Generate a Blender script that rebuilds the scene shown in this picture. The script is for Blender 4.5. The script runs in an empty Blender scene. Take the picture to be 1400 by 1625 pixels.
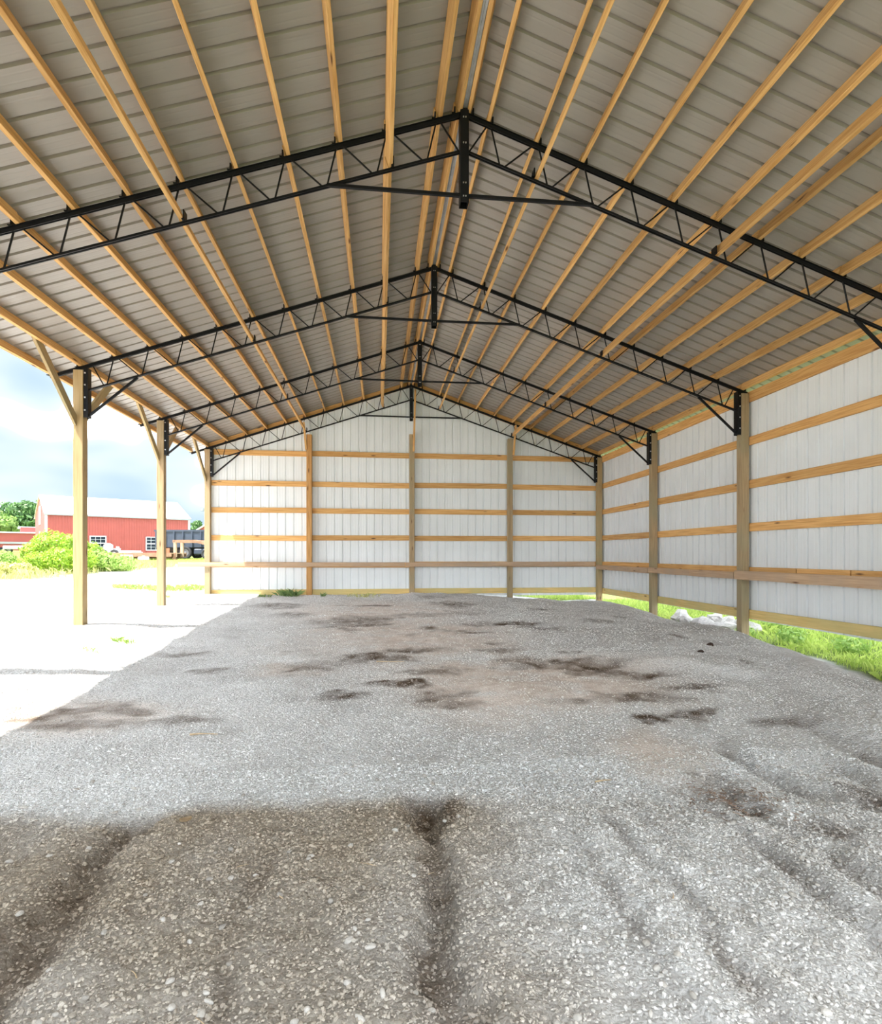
import bpy, bmesh, math, random
import numpy as np
from mathutils import Matrix, Vector

random.seed(7)
rng = np.random.default_rng(11)
scene = bpy.context.scene
COL = scene.collection

# ------------------------------------------------------------------ camera
BAY = 3.1423                      # spacing of the trusses
cam_data = bpy.data.cameras.new('camera')
cam_data.sensor_fit = 'HORIZONTAL'
cam_data.sensor_width = 36.0
cam_data.lens = 872.9 / 1400.0 * 36.0
cam_data.shift_y = (880.7 - 812.5) / 1400.0
cam_data.clip_start = 0.05
cam_data.clip_end = 600
cam = bpy.data.objects.new('camera', cam_data)
COL.objects.link(cam)
cam.location = (-0.8987, -5.775, 1.45)
cam.rotation_euler = (math.pi / 2, 0, -0.113)
scene.camera = cam

# ------------------------------------------------------------------ sky, sun, exposure
SUN_DIR = Vector((1.0, 0.60, -2.12)).normalized()
SUN_STRENGTH = 9.0
SKY_STRENGTH = 15.0
EXPOSURE = 0.74

scene.view_settings.view_transform = 'Standard'
scene.view_settings.look = 'None'
scene.view_settings.gamma = 1.0
scene.view_settings.use_curve_mapping = False
scene.view_settings.exposure = EXPOSURE
scene.cycles.max_bounces = 5
scene.cycles.diffuse_bounces = 4
scene.cycles.glossy_bounces = 2
scene.cycles.sample_clamp_indirect = 12.0
scene.cycles.use_adaptive_sampling = True
scene.cycles.adaptive_threshold = 0.09
scene.cycles.use_light_tree = False

world = bpy.data.worlds.new('sky')
scene.world = world
world.use_nodes = True
wn, wl = world.node_tree.nodes, world.node_tree.links
wn.clear()
w_out = wn.new('ShaderNodeOutputWorld')
w_bg = wn.new('ShaderNodeBackground')
w_tc = wn.new('ShaderNodeTexCoord')
w_map = wn.new('ShaderNodeMapping')
w_map.inputs['Scale'].default_value = (1.0, 1.0, 2.2)
w_map.inputs['Location'].default_value = (0.35, 0.1, 0.2)
w_noise = wn.new('ShaderNodeTexNoise')
w_noise.inputs['Scale'].default_value = 2.6
w_noise.inputs['Detail'].default_value = 3.0
w_noise.inputs['Roughness'].default_value = 0.52
w_ramp = wn.new('ShaderNodeValToRGB')
stops = [(0.36, (0.0205, 0.0295, 0.041)), (0.47, (0.029, 0.0365, 0.043)), (0.54, (0.038, 0.043, 0.047)), (0.59, (0.29, 0.32, 0.345)), (0.66, (0.95, 1.0, 1.07))]
els = w_ramp.color_ramp.elements
els[0].position, els[0].color = stops[0][0], (*stops[0][1], 1)
els[1].position, els[1].color = stops[-1][0], (*stops[-1][1], 1)
for p_, c_ in stops[1:-1]:
    e = els.new(p_)
    e.color = (*c_, 1)
wl.new(w_tc.outputs['Generated'], w_map.inputs['Vector'])
wl.new(w_map.outputs['Vector'], w_noise.inputs['Vector'])
wl.new(w_noise.outputs['Fac'], w_ramp.inputs['Fac'])
wl.new(w_ramp.outputs['Color'], w_bg.inputs['Color'])
w_bg.inputs['Strength'].default_value = SKY_STRENGTH
wl.new(w_bg.outputs['Background'], w_out.inputs['Surface'])

sun_data = bpy.data.lights.new('sun', 'SUN')
sun_data.energy = SUN_STRENGTH
sun_data.angle = math.radians(0.6)
sun_data.color = (1.0, 0.95, 0.87)
sun = bpy.data.objects.new('sun', sun_data)
COL.objects.link(sun)
sun.rotation_euler = SUN_DIR.to_track_quat('-Z', 'Y').to_euler()
sun.location = (-20, -12, 40)


# ------------------------------------------------------------------ material helpers
def new_mat(name):
    m = bpy.data.materials.new(name)
    m.use_nodes = True
    nt = m.node_tree
    return m, nt.nodes, nt.links, nt.nodes['Principled BSDF']


def plain(name, color, rough=0.6, metal=0.0, noise=0.0, scale=8.0, bump=0.0):
    m, n, l, p = new_mat(name)
    p.inputs['Base Color'].default_value = (*color, 1)
    p.inputs['Roughness'].default_value = rough
    p.inputs['Metallic'].default_value = metal
    if noise or bump:
        tc = n.new('ShaderNodeTexCoord')
        t = n.new('ShaderNodeTexNoise')
        t.inputs['Scale'].default_value = scale
        t.inputs['Detail'].default_value = 5
        l.new(tc.outputs['Object'], t.inputs['Vector'])
        r = n.new('ShaderNodeValToRGB')
        r.color_ramp.elements[0].position = 0.3
        r.color_ramp.elements[1].position = 0.7
        r.color_ramp.elements[0].color = (*[c * (1 - noise) for c in color], 1)
        r.color_ramp.elements[1].color = (*[min(1, c * (1 + noise)) for c in color], 1)
        l.new(t.outputs['Fac'], r.inputs['Fac'])
        l.new(r.outputs['Color'], p.inputs['Base Color'])
        if bump:
            b = n.new('ShaderNodeBump')
            b.inputs['Strength'].default_value = bump
            b.inputs['Distance'].default_value = 0.01
            l.new(t.outputs['Fac'], b.inputs['Height'])
            l.new(b.outputs['Normal'], p.inputs['Normal'])
    return m


def wood(name, light, dark, knot=(0.12, 0.05, 0.02), vary=0.25, rough=0.62, stain=None):
    """sawn timber, grain along the board's own X axis"""
    m, n, l, p = new_mat(name)
    p.inputs['Roughness'].default_value = rough
    p.inputs['Specular IOR Level'].default_value = 0.25
    tc = n.new('ShaderNodeTexCoord')
    oi = n.new('ShaderNodeObjectInfo')
    add = n.new('ShaderNodeVectorMath')
    add.operation = 'ADD'
    mul = n.new('ShaderNodeMath')
    mul.operation = 'MULTIPLY'
    mul.inputs[1].default_value = 37.0
    l.new(oi.outputs['Random'], mul.inputs[0])
    l.new(tc.outputs['Object'], add.inputs[0])
    l.new(mul.outputs[0], add.inputs[1])
    mp = n.new('ShaderNodeMapping')
    mp.inputs['Scale'].default_value = (0.9, 22.0, 22.0)
    l.new(add.outputs[0], mp.inputs['Vector'])
    g = n.new('ShaderNodeTexNoise')
    g.inputs['Scale'].default_value = 2.2
    g.inputs['Detail'].default_value = 3
    g.inputs['Distortion'].default_value = 0.0
    l.new(mp.outputs['Vector'], g.inputs['Vector'])
    r = n.new('ShaderNodeValToRGB')
    r.color_ramp.elements[0].position = 0.30
    r.color_ramp.elements[1].position = 0.62
    r.color_ramp.elements[0].color = (*dark, 1)
    r.color_ramp.elements[1].color = (*light, 1)
    l.new(g.outputs['Fac'], r.inputs['Fac'])
    # knots
    mk = n.new('ShaderNodeMapping')
    mk.inputs['Scale'].default_value = (1.3, 6.0, 6.0)
    l.new(add.outputs[0], mk.inputs['Vector'])
    v = n.new('ShaderNodeTexVoronoi')
    v.inputs['Scale'].default_value = 1.2
    l.new(mk.outputs['Vector'], v.inputs['Vector'])
    kr = n.new('ShaderNodeValToRGB')
    kr.color_ramp.elements[0].position = 0.05
    kr.color_ramp.elements[0].color = (1, 1, 1, 1)
    kr.color_ramp.elements[1].position = 0.14
    kr.color_ramp.elements[1].color = (0, 0, 0, 1)
    l.new(v.outputs['Distance'], kr.inputs['Fac'])
    mx = n.new('ShaderNodeMix')
    mx.data_type = 'RGBA'
    l.new(kr.outputs['Color'], mx.inputs[0])
    l.new(r.outputs['Color'], mx.inputs[6])
    mx.inputs[7].default_value = (*knot, 1)
    last = mx.outputs[2]
    if stain:
        s = n.new('ShaderNodeTexNoise')
        s.inputs['Scale'].default_value = 1.4
        s.inputs['Detail'].default_value = 3
        l.new(add.outputs[0], s.inputs['Vector'])
        sr = n.new('ShaderNodeValToRGB')
        sr.color_ramp.elements[0].position = 0.42
        sr.color_ramp.elements[0].color = (0, 0, 0, 1)
        sr.color_ramp.elements[1].position = 0.62
        sr.color_ramp.elements[1].color = (0.85, 0.85, 0.85, 1)
        l.new(s.outputs['Fac'], sr.inputs['Fac'])
        m2 = n.new('ShaderNodeMix')
        m2.data_type = 'RGBA'
        l.new(sr.outputs['Color'], m2.inputs[0])
        l.new(last, m2.inputs[6])
        m2.inputs[7].default_value = (*stain, 1)
        last = m2.outputs[2]
    # every board a little lighter or darker
    hs = n.new('ShaderNodeHueSaturation')
    mr = n.new('ShaderNodeMapRange')
    mr.inputs['To Min'].default_value = 1 - vary
    mr.inputs['To Max'].default_value = 1 + vary * 0.6
    l.new(oi.outputs['Random'], mr.inputs['Value'])
    l.new(mr.outputs['Result'], hs.inputs['Value'])
    l.new(last, hs.inputs['Color'])
    l.new(hs.outputs['Color'], p.inputs['Base Color'])
    return m


M = {}
M['pine'] = wood('fresh_pine', (0.74, 0.43, 0.165), (0.54, 0.265, 0.08), vary=0.2)
M['purlin'] = wood('purlin_pine', (0.70, 0.42, 0.165), (0.50, 0.26, 0.08), vary=0.2)
M['post'] = wood('treated_post', (0.42, 0.30, 0.17), (0.28, 0.19, 0.10), vary=0.2, stain=(0.32, 0.265, 0.16))
M['post_orange'] = wood('orange_post', (0.55, 0.30, 0.11), (0.36, 0.17, 0.05), vary=0.1)
M['post_pale'] = wood('pale_post', (0.46, 0.33, 0.17), (0.34, 0.235, 0.11), vary=0.15, stain=(0.35, 0.295, 0.16))
M['skirt'] = wood('treated_skirt', (0.80, 0.58, 0.24), (0.60, 0.42, 0.15), vary=0.12, stain=(0.62, 0.51, 0.22))
M['bumper'] = wood('weathered_plank', (0.60, 0.41, 0.26), (0.44, 0.28, 0.17), vary=0.15, stain=(0.46, 0.33, 0.23))
M['steel'] = plain('black_steel', (0.006, 0.006, 0.007), 0.42, 0.0)
M['steel'].node_tree.nodes['Principled BSDF'].inputs['Specular IOR Level'].default_value = 0.22
M['bolt'] = plain('zinc_bolt', (0.62, 0.62, 0.62), 0.35, 0.9)
M['galv'] = plain('galvanised', (0.60, 0.65, 0.72), 0.45, 0.35, noise=0.2, scale=7)


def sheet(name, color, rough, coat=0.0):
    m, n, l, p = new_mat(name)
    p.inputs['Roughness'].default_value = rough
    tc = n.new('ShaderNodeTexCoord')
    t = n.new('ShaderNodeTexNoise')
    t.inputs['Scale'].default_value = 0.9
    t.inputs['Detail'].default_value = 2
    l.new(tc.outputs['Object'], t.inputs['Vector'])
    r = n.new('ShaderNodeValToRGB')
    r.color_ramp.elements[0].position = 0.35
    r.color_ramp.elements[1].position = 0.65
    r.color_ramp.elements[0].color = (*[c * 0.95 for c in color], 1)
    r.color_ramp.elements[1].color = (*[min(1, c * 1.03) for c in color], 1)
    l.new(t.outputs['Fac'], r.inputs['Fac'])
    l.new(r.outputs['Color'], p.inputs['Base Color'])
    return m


M['wall_sheet'] = sheet('white_wall_sheet', (0.78, 0.80, 0.81), 0.45)
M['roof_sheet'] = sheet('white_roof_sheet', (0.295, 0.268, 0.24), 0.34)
M['barn_red'] = plain('barn_red', (0.40, 0.085, 0.072), 0.5, noise=0.06, scale=1.2)
M['barn_roof'] = plain('barn_white_roof', (0.82, 0.82, 0.82), 0.4)
M['trim_white'] = plain('white_trim', (0.72, 0.74, 0.78), 0.5)
M['glass_dark'] = plain('window_glass', (0.018, 0.026, 0.042), 0.35)
M['glass_dark'].node_tree.nodes['Principled BSDF'].inputs['Specular IOR Level'].default_value = 0.15
M['rust'] = plain('rusty_steel', (0.30, 0.16, 0.10), 0.75, noise=0.3, scale=3)
M['deck'] = plain('trailer_deck', (0.42, 0.29, 0.20), 0.8, noise=0.25, scale=3)
M['navy'] = plain('navy_box', (0.038, 0.052, 0.080), 0.45, noise=0.1, scale=2)
M['tyre'] = plain('tyre_rubber', (0.03, 0.03, 0.033), 0.8)
M['hub'] = plain('wheel_hub', (0.22, 0.22, 0.23), 0.5)
M['white_paint'] = plain('white_paint', (0.8, 0.8, 0.8), 0.4)
M['grey_paint'] = plain('grey_paint', (0.35, 0.36, 0.38), 0.5)
M['orange_paint'] = plain('orange_paint', (0.75, 0.28, 0.05), 0.5)
M['rust_red'] = plain('rust_red', (0.42, 0.12, 0.06), 0.6)
M['bark'] = plain('bark', (0.16, 0.11, 0.07), 0.9, noise=0.3, scale=9)
M['rock'] = plain('pale_rock', (0.48, 0.44, 0.42), 0.85, noise=0.2, scale=6, bump=0.5)


def leafy(name, a, b, trans=0.35):
    m, n, l, p = new_mat(name)
    p.inputs['Roughness'].default_value = 0.5
    at = n.new('ShaderNodeAttribute')
    at.attribute_name = 'tone'
    r = n.new('ShaderNodeValToRGB')
    r.color_ramp.elements[0].color = (*a, 1)
    r.color_ramp.elements[1].color = (*b, 1)
    l.new(at.outputs['Fac'], r.inputs['Fac'])
    l.new(r.outputs['Color'], p.inputs['Base Color'])
    tr = n.new('ShaderNodeBsdfTranslucent')
    l.new(r.outputs['Color'], tr.inputs['Color'])
    mix = n.new('ShaderNodeMixShader')
    mix.inputs[0].default_value = trans
    l.new(p.outputs[0], mix.inputs[1])
    l.new(tr.outputs[0], mix.inputs[2])
    l.new(mix.outputs[0], n['Material Output'].inputs['Surface'])
    return m


M['grass'] = leafy('grass_blades', (0.32, 0.46, 0.07), (0.66, 0.76, 0.20))
M['bush_leaf'] = leafy('lime_leaves', (0.20, 0.36, 0.03), (0.46, 0.62, 0.07))
M['weed_leaf'] = leafy('weed_leaves', (0.24, 0.40, 0.08), (0.42, 0.56, 0.15))
M['dark_grass'] = leafy('dark_grass', (0.10, 0.18, 0.05), (0.26, 0.36, 0.12))
M['tree_leaf'] = leafy('tree_leaves', (0.05, 0.13, 0.04), (0.16, 0.30, 0.09))
M['tree_leaf_pale'] = leafy('pale_tree_leaves', (0.16, 0.28, 0.06), (0.32, 0.46, 0.12))
M['dry_grass'] = leafy('dry_grass', (0.42, 0.40, 0.12), (0.66, 0.66, 0.28))


# ------------------------------------------------------------------ object helpers
def link(o, parent=None):
    COL.objects.link(o)
    if parent is not None:
        o.parent = parent
    return o


def tag(o, label=None, cat=None, group=None, kind=None):
    if label:
        o['label'] = label
    if cat:
        o['category'] = cat
    if group:
        o['group'] = group
    if kind:
        o['kind'] = kind
    return o


def empty(name, loc=(0, 0, 0)):
    o = bpy.data.objects.new(name, None)
    o.location = loc
    o.empty_display_size = 0.2
    COL.objects.link(o)
    return o


def mesh_from(name, verts, faces, mat=None, smooth=False):
    me = bpy.data.meshes.new(name)
    me.from_pydata([tuple(v) for v in verts], [], faces)
    if mat:
        me.materials.append(mat)
    if smooth:
        me.polygons.foreach_set('use_smooth', [True] * len(me.polygons))
    me.update()
    return me


def fast_mesh(name, V, F, mat, attrs=None, smooth=False):
    """big meshes of triangles or quads from numpy arrays"""
    me = bpy.data.meshes.new(name)
    V = np.asarray(V, np.float32)
    F = np.asarray(F, np.int32)
    k = F.shape[1]
    me.vertices.add(len(V))
    me.vertices.foreach_set('co', V.ravel())
    me.loops.add(F.size)
    me.loops.foreach_set('vertex_index', F.ravel())
    me.polygons.add(len(F))
    me.polygons.foreach_set('loop_start', np.arange(0, F.size, k, dtype=np.int32))
    me.polygons.foreach_set('loop_total', np.full(len(F), k, np.int32))
    me.polygons.foreach_set('use_smooth', np.full(len(F), smooth, bool))
    for nm, arr in (attrs or {}).items():
        a = me.attributes.new(nm, 'FLOAT', 'POINT')
        a.data.foreach_set('value', np.asarray(arr, np.float32))
    me.materials.append(mat)
    me.update()
    me.validate()
    return me


_bars = {}


def bar_mesh(L, w, h, mat, c=0.003):
    key = (round(L, 3), round(w, 4), round(h, 4), mat.name, c)
    if key in _bars:
        return _bars[key]
    a, b = w / 2, h / 2
    c = min(c, a * 0.4, b * 0.4)
    prof = [(-a + c, -b), (a - c, -b), (a, -b + c), (a, b - c), (a - c, b), (-a + c, b), (-a, b - c), (-a, -b + c)]
    vs = [(-L / 2, y, z) for y, z in prof] + [(L / 2, y, z) for y, z in prof]
    fs = [tuple(reversed(range(8))), tuple(range(8, 16))]
    for i in range(8):
        j = (i + 1) % 8
        fs.append((i, j, 8 + j, 8 + i))
    fs = [tuple(reversed(f)) for f in fs]
    _bars[key] = mesh_from('bar', vs, fs, mat)
    return _bars[key]


def frame(p0, p1, up=(0, 0, 1)):
    p0, p1 = Vector(p0), Vector(p1)
    x = (p1 - p0).normalized()
    u = Vector(up)
    if abs(x.dot(u)) > 0.99:
        u = Vector((0, 1, 0))
    y = u.cross(x).normalized()
    z = x.cross(y)
    m = Matrix((x, y, z)).transposed().to_4x4()
    m.translation = (p0 + p1) / 2
    return m


def place(o, mw, parent):
    """world matrix with a parent that only carries a translation"""
    if parent is not None:
        o.parent = parent
        off = Vector((0, 0, 0))
        q = parent
        while q is not None:
            off += q.location if q.type == 'EMPTY' or q.parent is None else Vector((0, 0, 0))
            q = q.parent
        mw = Matrix.Translation(-off) @ mw
    o.matrix_local = mw
    return o


def bar(name, p0, p1, w, h, mat, parent=None, up=(0, 0, 1), c=0.003):
    """a straight board or bar from p0 to p1; h is measured along up"""
    L = (Vector(p1) - Vector(p0)).length
    o = bpy.data.objects.new(name, bar_mesh(L, w, h, mat, c))
    COL.objects.link(o)
    return place(o, frame(p0, p1, up), parent)


def box_bm(bm, x0, x1, y0, y1, z0, z1):
    v = [bm.verts.new(p) for p in ((x0, y0, z0), (x1, y0, z0), (x1, y1, z0), (x0, y1, z0),
                                   (x0, y0, z1), (x1, y0, z1), (x1, y1, z1), (x0, y1, z1))]
    for f in ((3, 2, 1, 0), (4, 5, 6, 7), (0, 1, 5, 4), (1, 2, 6, 5), (2, 3, 7, 6), (3, 0, 4, 7)):
        bm.faces.new([v[i] for i in f])


def bm_obj(name, bm, mat, parent=None, mw=None):
    bmesh.ops.recalc_face_normals(bm, faces=bm.faces[:])
    me = bpy.data.meshes.new(name)
    bm.to_mesh(me)
    bm.free()
    me.materials.append(mat)
    o = bpy.data.objects.new(name, me)
    COL.objects.link(o)
    return place(o, mw or Matrix.Identity(4), parent)


def boxes(name, lst, mat, parent=None, mw=None, bevel=0.0):
    bm = bmesh.new()
    for b in lst:
        box_bm(bm, *b)
    if bevel:
        bmesh.ops.bevel(bm, geom=bm.edges[:], offset=bevel, segments=1, affect='EDGES')
    return bm_obj(name, bm, mat, parent, mw)


# value noise -------------------------------------------------------
def _hash(ix, iy, s):
    h = (ix.astype(np.int64) * 374761393 + iy.astype(np.int64) * 668265263 + s * 974711) & 0xffffffff
    h = ((h ^ (h >> 13)) * 1274126177) & 0xffffffff
    return ((h ^ (h >> 16)) & 0xffff) / 65535.0


def vnoise(x, y, s=0):
    x, y = np.asarray(x, float), np.asarray(y, float)
    ix, iy = np.floor(x), np.floor(y)
    fx, fy = x - ix, y - iy
    fx = fx * fx * (3 - 2 * fx)
    fy = fy * fy * (3 - 2 * fy)
    a = _hash(ix, iy, s)
    b = _hash(ix + 1, iy, s)
    c = _hash(ix, iy + 1, s)
    d = _hash(ix + 1, iy + 1, s)
    return (a * (1 - fx) + b * fx) * (1 - fy) + (c * (1 - fx) + d * fx) * fy - 0.5


def fbm(x, y, s=0, octaves=4):
    t, a = 0.0, 1.0
    for k in range(octaves):
        t = t + a * vnoise(x * 2 ** k, y * 2 ** k, s + k * 17)
        a *= 0.5
    return t


def sstep(a, b, x):
    t = np.clip((np.asarray(x, float) - a) / (b - a), 0, 1)
    return t * t * (3 - 2 * t)


# ------------------------------------------------------------------ the ground
Y_IN = [-9, -4, -2.7, -2.3, -1, 1.5, 3, 5.5, 8.7, 9.6, 12]
Z_IN = [-.07, -.055, -.05, -.035, 0.0, .09, .15, .25, .37, .38, .38]
Y_R = [-9, -4, 0, 1.5, 3, 5.5, 8, 9.5, 12]
Z_R = [-.06, -.05, .05, .11, .15, .14, .19, .14, .10]
Y_E = [-9, -2, -.3, 1.3, 3, 5, 8, 12]
X_E = [4.0, 4.15, 4.6, 4.95, 5.12, 5.12, 5.35, 5.6]


def macro(x, y):
    """ground height without small relief: pad, yard, grass strip, rise towards the red barn"""
    zin = np.interp(y, Y_IN, Z_IN)
    zr = np.interp(y, Y_R, Z_R)
    z = zin + (zr - zin) * sstep(1.0, 4.6, x)
    xe = np.interp(y, Y_E, X_E) + 0.10 * vnoise(y * 1.3, y * 0 + 3, 5)
    out = -0.06 - 0.02 * (x - 5.5).clip(0, 40) + 0.06 * sstep(7, 10, y)
    z = z + (out - z) * sstep(xe - 0.05, xe + 0.42, x)
    dd = np.hypot(x + 5.4, y - 3.0)
    yard = np.interp(y, [-9, -1, 1, 3, 6, 12], [.10, .24, .34, .39, .39, .43])
    yard = yard + 0.0185 * dd * sstep(-7.0, -10.5, x)
    z = z + (yard - z) * sstep(-3.5, -5.3, x)
    back = 0.33 + 0.0 * x
    wback = sstep(9.7, 11.0, y) * sstep(-6.0, -4.5, x) * (1 - sstep(1.5, 4.5, x))
    return z + (back - z) * wback


RUTS = [(-2.19, -2.45, 0.12, 0.065, 3), (-0.64, -2.35, 0.085, 0.055, 9)]
STREAKS = [(0.42, -2.6, .05, .020), (0.95, -2.3, .07, .03), (1.35, -2.0, .09, .035), (1.85, -1.4, .10, .045),
           (2.35, -1.9, .10, .04), (2.85, -0.9, .12, .04), (-1.45, -2.7, .06, .015), (0.05, -2.8, .05, .012)]


def rut_mask(x, y):
    t = np.zeros_like(x)
    for xc, y0, w, d, s in RUTS:
        xx = xc + 0.10 * vnoise(y * 1.1, y * 0, s) + 0.05 * vnoise(y * 4, y * 0, s + 2)
        ww = w * (1 + 0.9 * vnoise(y * 3.1, y * 0 + 4, s))
        xx = xx + 0.07 * fbm(x * 7, y * 7, s + 40, 3)
        t = np.maximum(t, np.exp(-np.abs((x - xx) / ww) ** 2.6) * sstep(y0, y0 - 0.25, y) * (0.8 + 0.5 * vnoise(y * 2.3, y * 0 + 8, s)))
    return t


# soil patches: x, y, half width x, half width y, strength
PATCH = []


def relief(x, y):
    near = sstep(-2.2, -2.6, y + 0.15 * vnoise(x * 1.7, x * 0, 31))
    pad = sstep(-5.0, -4.2, x) * (1 - sstep(4.8, 5.6, x))
    z = 0.045 * fbm(x * 0.9, y * 0.9, 2, 4) + 0.018 * fbm(x * 4, y * 4, 7, 3) * (0.6 + 0.9 * near)
    z = z + (0.006 + 0.020 * near) * fbm(x * 11, y * 11, 19, 3) * (1 - 0.7 * bare(x, y))
    z = z + 0.06 * fbm(x * 1.6 + 5, y * 1.3, 51, 3) * sstep(1.2, 2.6, x)
    z = z + 0.05 * (np.abs(fbm(x * 1.3, y * 1.9, 57, 3)) - .2) * sstep(-1.5, 1.0, y)
    for xc, y0, w, d in STREAKS:
        xx = xc + 0.30 * vnoise(y * 0.9, y * 0 + xc * 9, 71) + 0.14 * fbm(x * 2.2, y * 2.2, 73, 2)
        s = sstep(y0, y0 - 0.5, y) * np.clip(.75 + 1.5 * fbm(x * 1.7, y * 1.7, 79, 2), 0, 1.3)
        z = z - d * np.exp(-((x - xx) / w) ** 2) * s + 0.7 * d * np.exp(-((x - xx - 1.9 * w) / (w * 1.2)) ** 2) * s
    for xc, y0, w, d, sd in RUTS:
        xx = xc + 0.10 * vnoise(y * 1.1, y * 0, sd) + 0.05 * vnoise(y * 4, y * 0, sd + 2)
        s = sstep(y0, y0 - 0.25, y)
        z = z + 0.45 * d * np.exp(-((x - xx - 1.9 * w) / (w * 1.1)) ** 2) * s + 0.3 * d * np.exp(-((x - xx + 1.9 * w) / (w * 1.1)) ** 2) * s
    z = z - 0.085 * rut_mask(x, y)
    z = z + 0.030 * near
    # ridges of pushed gravel right of the bare middle
    z = z + 0.05 * np.exp(-((y - (1.0 - 0.55 * (x - 2.2))) / 0.28) ** 2) * sstep(1.2, 1.9, x) * (1 - sstep(3.4, 4.4, x))
    z = z + 0.05 * np.exp(-((y - (4.6 - 0.3 * (x - 2.2))) / 0.5) ** 2) * sstep(0.9, 1.8, x) * (1 - sstep(3.6, 4.6, x))
    z = z + 0.04 * np.exp(-((y - 9.0) / 0.25) ** 2) * sstep(-0.3, 0.2, x) * (1 - sstep(1.4, 2.2, x))
    return z * (0.25 + 0.75 * pad)


def ground(x, y):
    x, y = np.asarray(x, float), np.asarray(y, float)
    return macro(x, y) + relief(x, y)


# bare soil patches (centre x, y, half sizes, strength) seen on the pad
PATCH = [
    (-.70, .24, .31, .17, 1.0), (-1.28, -.23, .33, .20, .85), (-.91, 1.50, .50, .26, .75), (-.29, -.42, .37, .24, .65), (1.49, -1.06, .23, .14, 1.0),
    (1.95, -1.00, .25, .11, 1.0), (1.71, .72, .23, .16, .95), (2.10, .37, .44, .18, .8), (2.49, -.27, .40, .16, .65), (-1.38, 4.67, .71, .50, .6),
    (-3.16, 6.88, .56, .5, .65), (-2.55, 5.57, .5, .3, .5), (-2.84, 1.01, .27, .22, .65), (-3.53, 2.01, .34, .25, .5), (-3.46, -.78, .53, .16, .6),
    (-2.72, -.69, .4, .13, .6), (1.58, 3.93, .52, .2, .8), (1.92, 3.51, .44, .15, .7), (1.06, .96, .24, .13, .7), (-.42, 1.96, .53, .2, .7),
    (-.23, .76, .5, .14, .6), (.82, 6.79, .5, .6, .6), (3.93, 2.59, .10, .25, .7), (3.71, .67, .07, .12, .9), (1.75, 1.63, .22, .2, .5), (4.18, 5.19, .25, .35, .7),
    (1.21, -2.79, .15, .2, .75), (1.15, -2.55, .35, .2, .45), (2.09, -2.68, .17, .18, .75), (1.52, -3.12, .22, .13, .5), (2.70, -1.28, .33, .13, .5), (-.58, -2.67, .09, .2, .6),
    (.55, 8.4, .4, .3, .5), (-.1, 5.2, .8, .2, .4), (3.1, 4.2, .3, .2, .5), (2.8, 6.5, .3, .25, .5),
]


def soil(x, y):
    """0 clean gravel .. 1 dark bare soil"""
    wx = x + 0.22 * fbm(x * 2.3, y * 2.3, 91, 3) + 0.12 * fbm(x * 9, y * 9, 92, 2)
    wy = y + 0.22 * fbm(x * 2.3 + 9, y * 2.3, 97, 3) + 0.12 * fbm(x * 9 + 5, y * 9, 98, 2)
    t = np.zeros_like(x)
    for cx, cy, a, b, s in PATCH:
        r = ((wx - cx) / a) ** 2 + ((wy - cy) / b) ** 2
        t = np.maximum(t, min(1, s * 1.1) * np.exp(-r ** 2.2))
    f = fbm(x * 1.15 + 3, y * 1.9 + 1, 131, 4)
    t = np.maximum(t, 0.75 * sstep(.16, .42, f) * np.clip(bare(x, y) * 1.4 + .12, 0, 1) * sstep(-1.6, -.6, y))
    t = np.maximum(t, 0.95 * rut_mask(x, y) ** 0.8)
    for xc, y0, w, d in STREAKS:
        xx = xc + 0.30 * vnoise(y * 0.9, y * 0 + xc * 9, 71) + 0.14 * fbm(x * 2.2, y * 2.2, 73, 2)
        t = np.maximum(t, 0.40 * np.clip(.6 + 2.0 * fbm(x * 1.7, y * 1.7, 79, 2), 0, 1.2) * np.exp(-((x - xx) / (w * .8)) ** 2) * sstep(y0, y0 - 0.5, y))
    return np.clip(t * (0.85 + 0.9 * fbm(x * 8, y * 8, 13, 3)), 0, 1)


def bare(x, y):
    """0 loose gravel .. 1 smooth tan dirt driven flat"""
    wx = x + 0.5 * fbm(x * 1.1, y * 1.1, 61, 3)
    wy = y + 0.5 * fbm(x * 1.1 + 4, y * 1.1, 67, 3)
    t = np.exp(-(((wx - 0.75) / 1.75) ** 2 + ((wy - 0.25) / 1.25) ** 2) ** 1.6)
    t = np.maximum(t, 0.95 * np.exp(-(((wx + 0.35) / 1.6) ** 2 + ((wy - 3.0) / 1.9) ** 2) ** 1.6))
    t = np.maximum(t, 0.8 * np.exp(-(((wx + 0.9) / 1.7) ** 2 + ((wy - 6.0) / 1.9) ** 2) ** 1.6))
    t = np.maximum(t, 0.7 * np.exp(-(((wx + 3.5) / 0.9) ** 2 + ((wy + 0.55) / 0.5) ** 2) ** 1.6))
    t = np.maximum(t, 0.7 * np.exp(-(((wx + 1.8) / 0.4) ** 2 + ((wy - .8) / 0.45) ** 2) ** 1.6))
    t = np.maximum(t, 0.85 * np.exp(-(((wx - 1.05) / 0.33) ** 2 + ((wy + 1.9) / 0.5) ** 2) ** 1.6))
    t = t * np.clip(.95 + .9 * fbm(x * 2.6, y * 4.2, 63, 3), .45, 1)
    return np.clip(t, 0, 1)


def damp(x, y):
    """browner gravel mixed with soil in the churned foreground"""
    edge = -2.45 + 0.25 * vnoise(x * 1.7, x * 0, 31)
    t = sstep(edge + 0.10, edge - 0.22, y)
    side = 1 - 0.70 * sstep(-0.62, 0.1, x + 0.15 * vnoise(y * 2, y * 0 + 2, 77))
    return t * side * (0.85 + 0.4 * fbm(x * 1.5, y * 1.5, 23, 3))


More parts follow.
